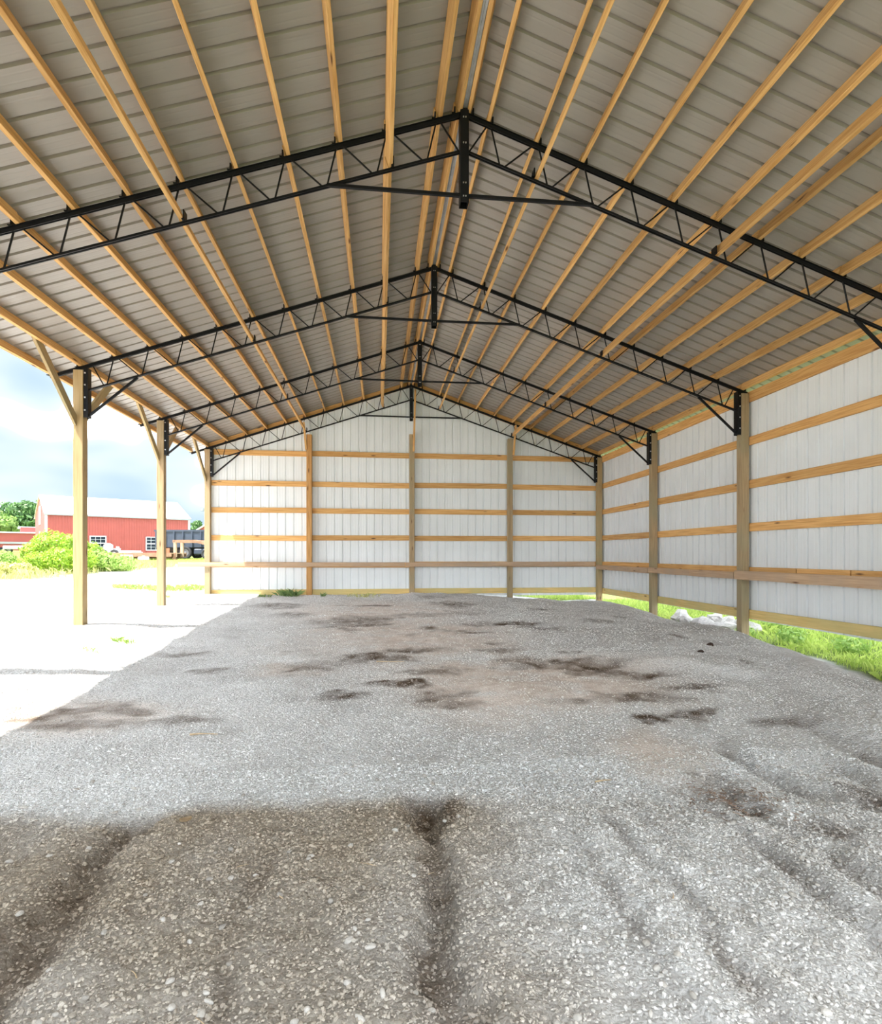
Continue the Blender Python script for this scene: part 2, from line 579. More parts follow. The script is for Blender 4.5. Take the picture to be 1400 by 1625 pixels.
def grassy(x, y):
    """where green covers the outdoor ground"""
    xe = np.interp(y, Y_E, X_E)
    t = sstep(xe + 0.28, xe + 0.55, x + 0.25 * fbm(x * 1.5, y * 1.5, 41, 3))
    back = sstep(9.75, 10.1, y) * sstep(0.5, 2.2, x)
    t = np.maximum(t, back)
    # verge beyond the yard, left of the track that runs to the trailers
    n = fbm(x * 0.5, y * 0.5, 43, 3)
    side = (x + 11.2) * -0.80 + (y - 15.5) * 0.08
    t = np.maximum(t, sstep(0.0, 1.6, side + 1.4 * n) * sstep(9.0, 12.5, y + 0.12 * (x + 12) + 2 * n))
    t = np.maximum(t, sstep(-7.2, -8.6, y + 0.4 * n) * sstep(-9.0, -7.0, x + n))  # unseen grass behind the camera, added to cut light bounced onto the roof
    far = sstep(35.0, 37.0, y + 1.2 * n)
    t = np.maximum(t, far)
    return np.clip(t, 0, 1)


def ground_mat():
    m, n, l, p = new_mat('gravel_ground')
    p.inputs['Roughness'].default_value = 0.92
    p.inputs['Specular IOR Level'].default_value = 0.15
    tc = n.new('ShaderNodeTexCoord')

    def attr(nm):
        a = n.new('ShaderNodeAttribute')
        a.attribute_name = nm
        return a.outputs['Fac']

    def ramp(fac, stops):
        r = n.new('ShaderNodeValToRGB')
        els = r.color_ramp.elements
        els[0].position, els[0].color = stops[0][0], (*stops[0][1], 1)
        els[1].position, els[1].color = stops[-1][0], (*stops[-1][1], 1)
        for pos, c in stops[1:-1]:
            q = els.new(pos)
            q.color = (*c, 1)
        l.new(fac, r.inputs['Fac'])
        return r.outputs['Color']

    def mix(fac, a, b, mode='MIX'):
        x = n.new('ShaderNodeMix')
        x.data_type = 'RGBA'
        x.blend_type = mode
        if isinstance(fac, float):
            x.inputs[0].default_value = fac
        else:
            l.new(fac, x.inputs[0])
        l.new(a, x.inputs[6])
        if isinstance(b, tuple):
            x.inputs[7].default_value = (*b, 1)
        else:
            l.new(b, x.inputs[7])
        return x.outputs[2]

    def noise(scale, detail=4, rough=0.5):
        t = n.new('ShaderNodeTexNoise')
        t.inputs['Scale'].default_value = scale
        t.inputs['Detail'].default_value = detail
        t.inputs['Roughness'].default_value = rough
        l.new(tc.outputs['Object'], t.inputs['Vector'])
        return t.outputs['Fac']

    def voro(scale, feature='F1'):
        v = n.new('ShaderNodeTexVoronoi')
        v.inputs['Scale'].default_value = scale
        v.feature = feature
        l.new(tc.outputs['Object'], v.inputs['Vector'])
        return v

    v1 = voro(42.0)
    v2 = voro(85.0)
    sep = n.new('ShaderNodeSeparateColor')
    l.new(v1.outputs['Color'], sep.inputs['Color'])
    chips = ramp(sep.outputs[0], [(0.0, (0.60, 0.59, 0.575)), (0.5, (0.77, 0.76, 0.745)), (1.0, (0.90, 0.895, 0.885))])
    grit = ramp(noise(120, 4, 0.65), [(0.3, (0.66, 0.64, 0.62)), (0.7, (0.87, 0.86, 0.84))])
    base = mix(0.5, chips, grit)
    big = ramp(noise(1.1, 5, 0.6), [(0.32, (0.80, 0.785, 0.77)), (0.68, (1.10, 1.10, 1.10))])
    base = mix(1.0, base, big, 'MULTIPLY')
    tan = ramp(noise(7, 6, 0.62), [(0.3, (0.60, 0.49, 0.41)), (0.7, (0.86, 0.77, 0.70))])
    c = mix(attr('bare'), base, tan)
    brown = ramp(noise(26, 5, 0.6), [(0.3, (0.25, 0.20, 0.15)), (0.7, (0.42, 0.36, 0.285))])
    c = mix(attr('damp'), c, brown)
    dark = ramp(noise(30, 4, 0.6), [(0.3, (0.06, 0.038, 0.022)), (0.7, (0.17, 0.12, 0.08))])
    c = mix(attr('soil'), c, dark)
    green = ramp(noise(9, 5, 0.6), [(0.3, (0.10, 0.16, 0.035)), (0.7, (0.26, 0.30, 0.09))])
    c = mix(attr('green'), c, green)
    l.new(c, p.inputs['Base Color'])
    # fine relief
    mul = n.new('ShaderNodeMath')
    mul.operation = 'MULTIPLY_ADD'
    l.new(v1.outputs['Distance'], mul.inputs[0])
    mul.inputs[1].default_value = -0.9
    l.new(noise(60, 6, 0.7), mul.inputs[2])
    m2 = n.new('ShaderNodeMath')
    m2.operation = 'MULTIPLY_ADD'
    l.new(v2.outputs['Distance'], m2.inputs[0])
    m2.inputs[1].default_value = -0.5
    l.new(mul.outputs[0], m2.inputs[2])
    b = n.new('ShaderNodeBump')
    b.inputs['Distance'].default_value = 0.022
    st = n.new('ShaderNodeMapRange')
    l.new(attr('bare'), st.inputs['Value'])
    st.inputs['To Min'].default_value = 0.8
    st.inputs['To Max'].default_value = 0.35
    l.new(st.outputs['Result'], b.inputs['Strength'])
    l.new(m2.outputs[0], b.inputs['Height'])
    l.new(b.outputs['Normal'], p.inputs['Normal'])
    return m


M['ground'] = ground_mat()


def grid(xs, ys):
    X, Y = np.meshgrid(xs, ys)
    nx, ny = len(xs), len(ys)
    i = np.arange(nx * ny).reshape(ny, nx)
    F = np.stack([i[:-1, :-1], i[:-1, 1:], i[1:, 1:], i[1:, :-1]], -1).reshape(-1, 4)
    return X.ravel(), Y.ravel(), F


def ground_attrs(x, y):
    return {'soil': soil(x, y), 'bare': bare(x, y), 'damp': damp(x, y), 'green': grassy(x, y)}


xs = np.concatenate([np.arange(-8.5, -4.5, .1), np.arange(-4.5, -2.6, .05), np.arange(-2.6, 2.6, .021), np.arange(2.6, 7.21, .05)])
ys = np.concatenate([np.arange(-8, -4.6, .1), np.arange(-4.6, -1.5, .021), np.arange(-1.5, 3.0, .045), np.arange(3.0, 10.31, .085)])
gx, gy, gF = grid(xs, ys)
gz = ground(gx, gy)
floor_me = fast_mesh('floor', np.stack([gx, gy, gz], 1), gF, M['ground'], ground_attrs(gx, gy), smooth=True)
floor = link(bpy.data.objects.new('floor', floor_me))
tag(floor, 'rough grey gravel and dirt floor under the roof with ruts', None, kind='structure')

xs = np.concatenate([np.arange(-180, -60, 6), np.arange(-60, -8, .8), np.arange(-8, 8, .35), np.arange(8, 80, 4)])
ys = np.concatenate([np.arange(-60, -9, 4), np.arange(-9, 12, .35), np.arange(12, 66, .8), np.arange(66, 240, 8)])
gx, gy, gF = grid(xs, ys)
gz = macro(gx, gy) + 0.02 * fbm(gx * .7, gy * .7, 3, 3)
inside = sstep(-8.5, -8.1, gx) * (1 - sstep(6.7, 7.2, gx)) * sstep(-8, -7.6, gy) * (1 - sstep(9.9, 10.3, gy))
gz = gz - 0.25 * inside
yard_me = fast_mesh('ground', np.stack([gx, gy, gz], 1), gF, M['ground'], ground_attrs(gx, gy), smooth=True)
yard = link(bpy.data.objects.new('ground', yard_me))
tag(yard, 'sunlit pale gravel yard and grass around the shelter', None, kind='structure')

# ------------------------------------------------------------------ dimensions of the shelter
HALF = 5.40                 # post centres from the ridge line
SLOPE = 0.341
Z_RIDGE = 6.145             # top of the steel at the ridge
Y_FRONT, Y_BACK = -6.2, 3 * BAY
TRUSS_Y = [0.0, BAY, 2 * BAY, 3 * BAY]
PUR_H = 0.130


def ztop(x):
    return Z_RIDGE - SLOPE * abs(x)


def zroof(x):
    return ztop(x) + PUR_H * 1.055 + 0.002


COS = 1 / math.sqrt(1 + SLOPE ** 2)
PUR_X = [.065, .275, .80, 1.312, 1.837, 2.35, 2.868, 3.377, 3.886, 4.395, 4.905, 5.40]
RIB = 0.218                 # spacing of the big ribs of the metal sheets
PANEL = 4 * RIB


def rib_profile(w=PANEL, n=4, depth=0.022, minor=.0025, lap=0.0, half=.021):
    """cross-section of one sheet: offsets across and rib height"""
    pts = []
    for k in range(n):
        u = k * RIB
        pts += [(u, 0.0)] if k == 0 else []
        c = u + RIB * 0.5
        pts += [(c - half, 0.0), (c - half * .55, depth), (c + half * .55, depth), (c + half, 0.0)]
        for f in (0.34, 0.66):
            q = c + RIB * f
            if q < w - .02:
                pts += [(q - .012, 0.0), (q, minor), (q + .012, 0.0)]
    pts.append((w + lap, 0.0))
    return sorted(set(pts))


PROF = rib_profile()
PROF_LAP = rib_profile(minor=.0010, depth=.026, lap=.03)
PROF_WALL = rib_profile(lap=.03)

# ------------------------------------------------------------------ roof: sheets, purlins, ridge
ceiling = empty('ceiling', (0, 0, 0))
tag(ceiling, 'underside of the white metal roof on pine purlins', None, kind='structure')


def roof_sheet_mesh(side):
    x0, x1 = 0.03, 5.86 if side < 0 else 5.95
    L = (x1 - x0) / COS
    vs, fs = [], []
    for u, h in PROF_LAP:
        for t in (0, L):
            vs.append((t, u, h))
    for i in range(len(PROF_LAP) - 1):
        a = 2 * i
        fs.append((a, a + 1, a + 3, a + 2))
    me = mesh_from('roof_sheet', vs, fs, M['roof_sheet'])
    return me


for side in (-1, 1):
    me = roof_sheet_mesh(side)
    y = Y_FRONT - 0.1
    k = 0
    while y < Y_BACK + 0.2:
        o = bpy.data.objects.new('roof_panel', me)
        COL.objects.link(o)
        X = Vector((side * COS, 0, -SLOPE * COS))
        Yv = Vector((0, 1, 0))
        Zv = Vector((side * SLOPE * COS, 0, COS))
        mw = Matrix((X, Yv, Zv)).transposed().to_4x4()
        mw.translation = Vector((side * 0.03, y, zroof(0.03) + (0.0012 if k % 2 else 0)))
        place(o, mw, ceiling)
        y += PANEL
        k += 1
ROOF_END = y

bays = [(Y_FRONT, -BAY), (-BAY, 0), (0, BAY), (BAY, 2 * BAY), (2 * BAY, 3 * BAY + .1)]
for side in (-1, 1):
    up = Vector((side * SLOPE * COS, 0, COS))
    for i, x in enumerate(PUR_X + ([5.82] if side < 0 else [])):
        last = x > 5.7
        h = 0.125 if last else PUR_H
        for k, (a, b) in enumerate(bays):
            j = 0.006 * ((k % 2) * 2 - 1)
            xx = side * x + j
            zc = ztop(x) + PUR_H / 2 * 1.055 - (0.004 if last else 0)
            bar('purlin', (xx, a + .002, zc), (xx, b - .002, zc), 0.040, h, M['purlin'], ceiling, up)
# galvanised ridge flashing
bm = bmesh.new()
ridge_pts = [(-.20, zroof(.20) + .03), (-.09, zroof(.09) + .028), (-.03, zroof(0) + .022), (.03, zroof(0) + .022), (.09, zroof(.09) + .028), (.20, zroof(.20) + .03)]
rv = [[bm.verts.new((x, y, z)) for x, z in ridge_pts] for y in (Y_FRONT - .1, ROOF_END)]
for i in range(5):
    bm.faces.new((rv[0][i], rv[0][i + 1], rv[1][i + 1], rv[1][i]))
bm_obj('ridge_cap', bm, M['galv'], ceiling)
# two folded galvanised strips hanging under the ridge
bm = bmesh.new()
prof = [(-.043, 6.20), (-.036, 6.19), (-.014, 6.192), (-.008, 6.18), (.008, 6.18), (.014, 6.192), (.036, 6.19), (.043, 6.20)]
rv = [[bm.verts.new((x, y, z)) for x, z in prof] for y in (Y_FRONT, Y_BACK)]
for i in range(7):
    bm.faces.new((rv[0][i], rv[0][i + 1], rv[1][i + 1], rv[1][i]))
bm_obj('ridge_flashing', bm, M['galv'], ceiling)

# ------------------------------------------------------------------ back wall
WALL_Y = Y_BACK + 0.115
wall_back = empty('wall_back', (0, 0, 0))
tag(wall_back, 'white ribbed metal gable wall with pine girts', None, kind='structure')
x = -5.47
while x < 5.46:
    w = min(PANEL, 5.50 - x)
    vs, fs = [], []
    pr = [p for p in PROF_WALL if p[0] <= w + .031]
    for u, h in pr:
        X = x + u
        vs.append((u, h, 0.30))
        vs.append((u, h, zroof(X) - 0.015))
    for i in range(len(pr) - 1):
        a = 2 * i
        fs.append((a, a + 2, a + 3, a + 1))
    # the sheet that crosses the ridge needs its peak
    me = mesh_from('wall_sheet', vs, fs, M['wall_sheet'])
    o = bpy.data.objects.new('wall_panel', me)
    COL.objects.link(o)
    place(o, Matrix.Translation((x, WALL_Y + (.0012 if int(round((x + 5.47) / PANEL)) % 2 else 0), 0)), wall_back)
    x += PANEL
BACK_POSTS = [-2.762, 0.015, 2.78]
stops = [-HALF] + BACK_POSTS + [HALF]
for zi, z in enumerate((4.21, 3.39, 2.65, 1.92, 1.19)):
    for k in range(4):
        a = stops[k] + (0.0 if k else .0)
        b = stops[k + 1]
        dz = random.uniform(-.012, .012)
        bar('girt', (a + .002, Y_BACK + .092, z + dz), (b - .002, Y_BACK + .092, z + dz + random.uniform(-.012, .012)), 0.038, 0.142, M['pine'], wall_back)
for k in range(4):
    a, b = stops[k], stops[k + 1]
    zz = .44 + random.uniform(-.008, .008)
    bar('skirt_board', (a + .002, Y_BACK + .094, zz), (b - .002, Y_BACK + .094, zz), 0.038, 0.150, M['skirt'], wall_back)
for s in (-1, 1):
    up = Vector((s * SLOPE * COS, 0, COS))
    bar('rafter_board', (s * .01, Y_BACK + .092, ztop(.01) + .055), (s * 5.45, Y_BACK + .092, ztop(5.45) + .055), 0.038, 0.15, M['pine'], wall_back, up)

# ------------------------------------------------------------------ right wall
WALL_X = HALF + 0.115
wall_right = empty('wall_right', (0, 0, 0))
tag(wall_right, 'white ribbed metal side wall with pine girts', None, kind='structure')
vs, fs = [], []
for u, h in PROF_WALL:
    vs += [(h, u, 0.335), (h, u, 4.24)]
for i in range(len(PROF_WALL) - 1):
    a = 2 * i
    fs.append((a, a + 1, a + 3, a + 2))
sheet_r = mesh_from('wall_sheet', vs, fs, M['wall_sheet'])
y = Y_BACK + 0.135 - PANEL
k = 0
while y > Y_FRONT - PANEL:
    o = bpy.data.objects.new('wall_panel', sheet_r)
    COL.objects.link(o)
    place(o, Matrix.Translation((WALL_X + (0.0012 if k % 2 else 0), y, 0)), wall_right)
    y -= PANEL
    k += 1
rb = [(Y_FRONT, -BAY), (-BAY, 0), (0, BAY), (BAY, 2 * BAY), (2 * BAY, 3 * BAY)]
for z, h in ((4.19, .18), (3.42, .142), (2.67, .142), (1.93, .142), (1.19, .125)):
    for a, b in rb:
        dz = random.uniform(-.012, .012)
        if z < 1.3 and a == 0:
            cuts = [a + .002, 1.02, 2.0, b - .002]
            for c0, c1 in zip(cuts[:-1], cuts[1:]):
                bar('girt', (HALF + .092, c0 + .012, z + dz), (HALF + .092, c1 - .012, z + dz), 0.038, h, M['pine'], wall_right)
        else:
            bar('girt', (HALF + .092, a + .002, z + dz), (HALF + .092, b - .002, z + random.uniform(-.012, .012)), 0.038, h, M['pine'], wall_right)
for a, b in rb:
    bar('skirt_board', (HALF + .094, a + .002, .425 + .03 * (a < 2)), (HALF + .094, b - .002, .425), 0.038, 0.155, M['skirt'], wall_right)

# the left side is sheeted only in the bay behind the camera
wall_left = empty('wall_left', (0, 0, 0))
tag(wall_left, 'white metal wall of the closed left bay behind the camera', None, kind='structure')
y = -BAY - PANEL
while y > Y_FRONT - PANEL:
    o = bpy.data.objects.new('wall_panel', sheet_r)
    COL.objects.link(o)
    place(o, Matrix.Translation((-WALL_X - .02, y, 0)), wall_left)
    y -= PANEL

# ------------------------------------------------------------------ posts
POST = 0.14


def post(label, x, y, ztop_, mat, braces=(), group='timber posts carrying the roof'):
    zb = float(ground(np.array([x]), np.array([y]))[0]) - 0.25
    r = empty('timber_post', (x, y, zb + .25))
    tag(r, label, 'post', group)
    bar('shaft', (x, y, zb), (x, y, ztop_), POST, POST, mat, r, (0, 1, 0), c=.005)
    for dy in braces:
        xo = x - 0.05
        s = 1 if dy > 0 else -1
        p0 = Vector((x - 0.035, y + s * .04, 3.44))
        p1 = Vector((x - 0.035, y + dy + s * .10, 4.372))
        bar('diagonal_brace', p0, p1, 0.042, 0.125, M['post_pale'], r, (0, -s * 1.0, 1.0))
    return r


ZP = 4.242
post('pale timber post at the open side, left of the picture edge', -HALF, 0, ZP, M['post_pale'], (-.95, .95))
post('tallest-looking timber post on the open left side, nearest in view', -HALF, BAY, ZP, M['post_pale'], (-.95, .95))
post('middle timber post of the open left side, before the dark trailer box', -HALF, 2 * BAY, ZP, M['post'], (-.95, .95))
post('left corner timber post where the open side meets the gable wall', -HALF, 3 * BAY, ZP, M['post'], (-.95,))
post('timber post of the right wall just outside the right picture edge', HALF, 0, ZP, M['post'])
post('nearest visible timber post of the right metal wall, beside grass', HALF, BAY, ZP, M['post'])
post('middle timber post of the right metal wall, beside the pale rocks', HALF, 2 * BAY, ZP, M['post'])
post('right corner timber post where the side wall meets the gable wall', HALF, 3 * BAY, ZP, M['post_pale'])
post('orange-brown timber post on the left half of the gable wall', BACK_POSTS[0], Y_BACK - .004, 4.70, M['post_orange'])
post('central timber post of the gable wall under the ridge', BACK_POSTS[1], Y_BACK - .004, 4.77, M['post'])
post('dark greenish timber post on the right half of the gable wall', BACK_POSTS[2], Y_BACK - .004, 4.72, M['post'])

# ------------------------------------------------------------------ steel trusses
BC0 = 5.74                   # bottom chord axis at the ridge


def zbot(x):
    return BC0 - 0.338 * abs(x)


def angle_pair(name, x0, x1, zf, leg, flange, gap, t, parent, flip=1):
    """two steel angles back to back, running from x0 to x1; zf gives the outer edge"""
    a = Vector((x0, 0, zf(x0)))
    b = Vector((x1, 0, zf(x1)))
    L = (b - a).length
    bm = bmesh.new()
    for s in (-1, 1):
        y0, y1 = sorted((s * gap / 2, s * (gap / 2 + t)))
        z0, z1 = sorted((0, -flip * leg))
        box_bm(bm, -L / 2, L / 2, y0, y1, z0, z1)
        y0, y1 = sorted((s * (gap / 2 + t), s * (gap / 2 + flange)))
        z0, z1 = sorted((0, -flip * t))
        box_bm(bm, -L / 2, L / 2, y0, y1, z0, z1)
    return bm_obj(name, bm, M['steel'], parent, frame(a, b))


def make_truss():
    r = empty('roof_truss', (0, 0, 0))
    for s in (-1, 1):
        end = 5.83 if s < 0 else 5.49
        angle_pair('top_chord', s * .045, s * end, ztop, .046, .020, .016, .007, r, 1)
        angle_pair('bottom_chord', s * .045, s * 5.29, lambda x: zbot(x) - .014, .028, .014, .014, .006, r, -1)
        # webs
        zt = lambda x: ztop(x) - .028
        zb = lambda x: zbot(x)
        bar('web', (s * .05, 0, zb(.05)), (s * .255, 0, zt(.255)), .016, .016, M['steel'], r)
        for i in range(1, len(PUR_X) - 1):
            p, q = PUR_X[i], PUR_X[i + 1]
            bar('web', (s * (p + .02), 0, zt(p + .02)), (s * (p + .115), 0, zb(p + .115)), .016, .016, M['steel'], r)
            top = q - .045 if i < len(PUR_X) - 2 else 5.225
            bar('web', (s * (p + .155), 0, zb(p + .155)), (s * top, 0, zt(top)), .016, .016, M['steel'], r)
        # knee brace and heel plate on the post
        bar('knee_brace', (s * 4.575, 0, zbot(4.575) - .02), (s * 5.29, 0, 3.55), .034, .034, M['steel'], r)
        pl = boxes('heel_plate', [(s * 5.325 - .012 * 0 - (.045 if s > 0 else 0), s * 5.325 + (.045 if s < 0 else 0), -.05, .05, 3.53, 4.30)] if False else
                   [(min(s * 5.268, s * 5.276), max(s * 5.268, s * 5.276), -.055, .055, 3.53, 4.28),
                    (min(s * 5.276, s * 5.328), max(s * 5.276, s * 5.328), -.055, -.047, 3.53, 4.28),
                    (min(s * 5.276, s * 5.328), max(s * 5.276, s * 5.328), .047, .055, 3.53, 4.28)], M['steel'], r)
        for zz in (4.20, 4.02, 3.83, 3.64):
            b = boxes('bolt', [(-.010, .010, -.008, .008, -.010, .010)], M['bolt'], pl)
            b.location = (s * 5.304, -.060, zz)
        for x in PUR_X[:-1] + ([5.40, 5.80] if s < 0 else [5.40]):
            xo = x + (.034 if x > .1 else .034)
            boxes('purlin_clip', [(-.007, .007, -.03, .03, 0.0, .065), (-.032, .0, -.03, .03, -.004, .006)], M['steel'], r,
                  Matrix.Translation((s * xo, 0, ztop(xo) + .004)) @ Matrix.Rotation(-s * 0, 4, 'Y'))
    kp = boxes('king_post', [(-.045, .045, -.062, -.054, 5.16, 6.15), (-.045, .045, .054, .062, 5.16, 6.15),
                             (-.045, -.037, -.054, .054, 5.16, 6.15), (.037, .045, -.054, .054, 5.16, 6.15)], M['steel'], r)
    for zz in (6.05, 5.78, 5.36, 5.22):
        for dx in (-.012, .012):
            b = boxes('bolt', [(-.006, .006, -.006, .006, -.006, .006)], M['bolt'], kp)
            b.location = (dx, -.066, zz)
    for s in (-1, 1):
        bar('tie_bar', (s * .04, 0, 5.262), (s * 1.43, 0, 5.268), .034, .034, M['steel'], r)
    return r


def copy_tree(o, parent=None):
    c = o.copy()
    COL.objects.link(c)
    c.parent = parent
    for ch in list(o.children):
        copy_tree(ch, c)
    return c


truss_labels = ['nearest black steel roof truss, spanning the top of the picture',
                'second black steel roof truss, on the nearest visible posts',
                'third black steel roof truss, between the second and the gable one',
                'farthest black steel roof truss, close before the gable wall']
truss0 = make_truss()
for k, y in enumerate(TRUSS_Y):
    t = truss0 if k == 0 else copy_tree(truss0)
    t.location = (0, y - (0.0 if k < 3 else 0.0), 0)
    tag(t, truss_labels[k], 'roof truss', 'steel trusses under the roof')

# ------------------------------------------------------------------ boards lying along the bottom chords
lb = ['lateral pine board on the bottom chords, far left', 'lateral pine board on the bottom chords just left of the ridge',
      'lateral pine board on the bottom chords just right of the ridge', 'lateral pine board on the bottom chords, far right']
for i, (x, hh) in enumerate(((-2.86, .12), (-.775, .12), (.79, .10), (2.865, .13))):
    z0 = zbot(x) + .028
    r = empty('lateral_brace', (x, -BAY, z0))
    tag(r, lb[i], 'brace', 'boards tying the trusses together')
    for k, (a, b) in enumerate(((-2 * BAY, -BAY), (-BAY, 0), (0, BAY), (BAY, 2 * BAY), (2 * BAY, 3 * BAY - .02))):
        j = .004 * ((k % 2) * 2 - 1)
        lean = math.copysign(SLOPE * COS, x) * hh / 2
        bar('board', (x + j + lean, a + .003, z0 + hh / 2 * COS), (x + j + lean, b - .003, z0 + hh / 2 * COS), .042, hh, M['purlin'], r,
            (math.copysign(SLOPE * COS, x), 0, COS))
    for y in TRUSS_Y:
        boxes('board_clip', [(-.006, .006, -.045, .045, -.015, .075), (-.03, .0, -.045, .045, -.015, -.003)], M['steel'], r,
              Matrix.Translation((x + (.030 if x < 0 else -.030), y, z0 + .016)))
gs = [('pine strut from the end truss down to the orange-brown gable post', (-2.90, 5.02), (-2.835, 4.28)),
      ('long pine strut from the end truss peak down to the central gable post', (.105, 6.00), (.060, 4.30)),
      ('pine strut from the end truss down to the dark greenish gable post', (2.93, 5.10), (2.865, 4.25))]
for lab, (xa, za), (xb, zb_) in gs:
    o = bar('gable_strut', (xa, Y_BACK - .09, za), (xb, Y_BACK - .092, zb_), .05, .035, M['pine'], None, (0, 1, 0))
    tag(o, lab, 'strut', 'struts between the end truss and the gable posts')


# ------------------------------------------------------------------ rough planks round the walls
def rough_plank(name, p0, p1, t, h, mat, seed, wane=0.35):
    """a plank with wavering, barky edges"""
    L = (Vector(p1) - Vector(p0)).length
    n = max(8, int(L / .12))
    xs_ = np.linspace(-L / 2, L / 2, n)
    prof = [(-.5, -.28), (-.34, -.5), (.5, -.5), (.5, .5), (-.34, .5), (-.5, .28)]
    vs, fs = [], []
    for i, xx in enumerate(xs_):
        up = 1 + wane * float(vnoise(np.array([xx * 1.7]), np.array([seed * 3.1]))[0]) * .6
        dn = 1 + wane * float(vnoise(np.array([xx * 1.9 + 9]), np.array([seed * 5.3]))[0]) * .6
        for a, b in prof:
            vs.append((xx, a * t, b * h * (up if b > 0 else dn)))
    m = len(prof)
    for i in range(n - 1):
        for k in range(m):
            q = (k + 1) % m
            fs.append((i * m + k, i * m + q, (i + 1) * m + q, (i + 1) * m + k))
    fs.append(tuple(range(m)))
    fs.append(tuple(reversed(range((n - 1) * m, n * m))))
    me = mesh_from(name, vs, fs, mat)
    o = bpy.data.objects.new(name, me)
    COL.objects.link(o)
    return place(o, frame(p0, p1), None)


YB = Y_BACK - POST / 2 - .028
o = rough_plank('bumper_plank', (-6.12, YB, 1.195), (-.18, YB, 1.19), .05, .118, M['bumper'], 1, .12)
tag(o, 'brown plank across the gable wall posts that sticks out past the left corner', 'plank', 'rough planks nailed across the wall posts')
o = rough_plank('bumper_plank', (-.16, YB, 1.185), (5.22, YB, 1.195), .05, .118, M['bumper'], 2, .12)
tag(o, 'brown plank across the right half of the gable wall posts', 'plank', 'rough planks nailed across the wall posts')
XB = HALF - POST / 2 - .028
for (a, b, h, lab, sd) in ((3 * BAY - .08, 2 * BAY + .05, .125, 'weathered plank on the right wall, farthest piece by the corner', 3),
                           (2 * BAY + .03, BAY + .08, .125, 'weathered plank on the right wall, middle piece', 4),
                           (BAY + .06, -.9, .150, 'thick barky plank on the right wall, piece nearest the camera', 5)):
    o = rough_plank('bumper_plank', (XB, a, 1.105), (XB, b, 1.09), .055, h, M['bumper'], sd, .35)
    tag(o, lab, 'plank', 'rough planks nailed across the wall posts')

# ------------------------------------------------------------------ loose gravel
def stone_shapes(n, seed):
    """a few irregular pebbles as vertex arrays on an icosahedron"""
    bm = bmesh.new()
    bmesh.ops.create_icosphere(bm, subdivisions=1, radius=1.0)
    V0 = np.array([v.co[:] for v in bm.verts])
    F0 = np.array([[v.index for v in f.verts] for f in bm.faces])
    bm.free()
    g = np.random.default_rng(seed)
    return [V0 * (1 + g.uniform(-.38, .25, (len(V0), 1))) for _ in range(n)], F0


def octa_shapes(n, seed):
    V0 = np.array([(1, 0, 0), (-1, 0, 0), (0, 1, 0), (0, -1, 0), (0, 0, 1), (0, 0, -1)], float)
    F0 = np.array([(0, 2, 4), (2, 1, 4), (1, 3, 4), (3, 0, 4), (2, 0, 5), (1, 2, 5), (3, 1, 5), (0, 3, 5)])
    g = np.random.default_rng(seed)
    out = []
    for _ in range(n):
        v = V0 * (1 + g.uniform(-.3, .3, (6, 1))) + g.uniform(-.25, .25, (6, 3))
        out.append(v)
    return out, F0


def scatter(px, py, size, shapes, F0, g, flat=0.6, sink=0.42):
    n = len(px)
    pz = ground(px, py)
    S = np.stack(shapes)[g.integers(0, len(shapes), n)]
    ax = np.stack([size * g.uniform(.75, 1.45, n), size * g.uniform(.6, 1.05, n), size * g.uniform(.35, flat + .25, n)], 1)
    S = S * ax[:, None, :]
    a = g.uniform(0, 6.283, n)
    tx = g.normal(0, .30, n)
    ca, sa = np.cos(a), np.sin(a)
    ct, st = np.cos(tx), np.sin(tx)
    y1 = S[:, :, 1] * ct[:, None] - S[:, :, 2] * st[:, None]
    z1 = S[:, :, 1] * st[:, None] + S[:, :, 2] * ct[:, None]
    x2 = S[:, :, 0] * ca[:, None] - y1 * sa[:, None]
    y2 = S[:, :, 0] * sa[:, None] + y1 * ca[:, None]
    V = np.stack([x2 + px[:, None], y2 + py[:, None], z1 + (pz + sink * ax[:, 2])[:, None]], -1)
    k = S.shape[1]
    F = (F0[None] + (np.arange(n) * k)[:, None, None]).reshape(-1, 3)
    tone = np.repeat(g.random(n), k)
    sl = np.repeat(np.clip(soil(px, py), 0, 1), k)
    dp = np.repeat(np.clip(np.maximum(damp(px, py), .45 * bare(px, py)), 0, 1), k)
    return V.reshape(-1, 3), F, tone, sl, dp


def stone_mat():
    m, n, l, p = new_mat('gravel_stone')
    p.inputs['Roughness'].default_value = 0.9
    p.inputs['Specular IOR Level'].default_value = 0.2

    def attr(nm):
        a = n.new('ShaderNodeAttribute')
        a.attribute_name = nm
        return a.outputs['Fac']
    r = n.new('ShaderNodeValToRGB')
    els = r.color_ramp.elements
    els[0].position, els[0].color = 0.0, (0.45, 0.435, 0.41, 1)
    els[1].position, els[1].color = 1.0, (0.92, 0.91, 0.895, 1)
    q = els.new(.45)
    q.color = (0.74, 0.73, 0.71, 1)
    q = els.new(.85)
    q.color = (0.84, 0.825, 0.805, 1)
    l.new(attr('tone'), r.inputs['Fac'])
    x = n.new('ShaderNodeMix')
    x.data_type = 'RGBA'
    x.blend_type = 'MULTIPLY'
    l.new(attr('damp'), x.inputs[0])
    l.new(r.outputs['Color'], x.inputs[6])
    x.inputs[7].default_value = (0.62, 0.53, 0.42, 1)
    y_ = n.new('ShaderNodeMix')
    y_.data_type = 'RGBA'
    l.new(attr('soil'), y_.inputs[0])
    l.new(x.outputs[2], y_.inputs[6])
    y_.inputs[7].default_value = (0.20, 0.145, 0.10, 1)
    l.new(y_.outputs[2], p.inputs['Base Color'])
    return m


M['stone'] = stone_mat()
g = np.random.default_rng(5)


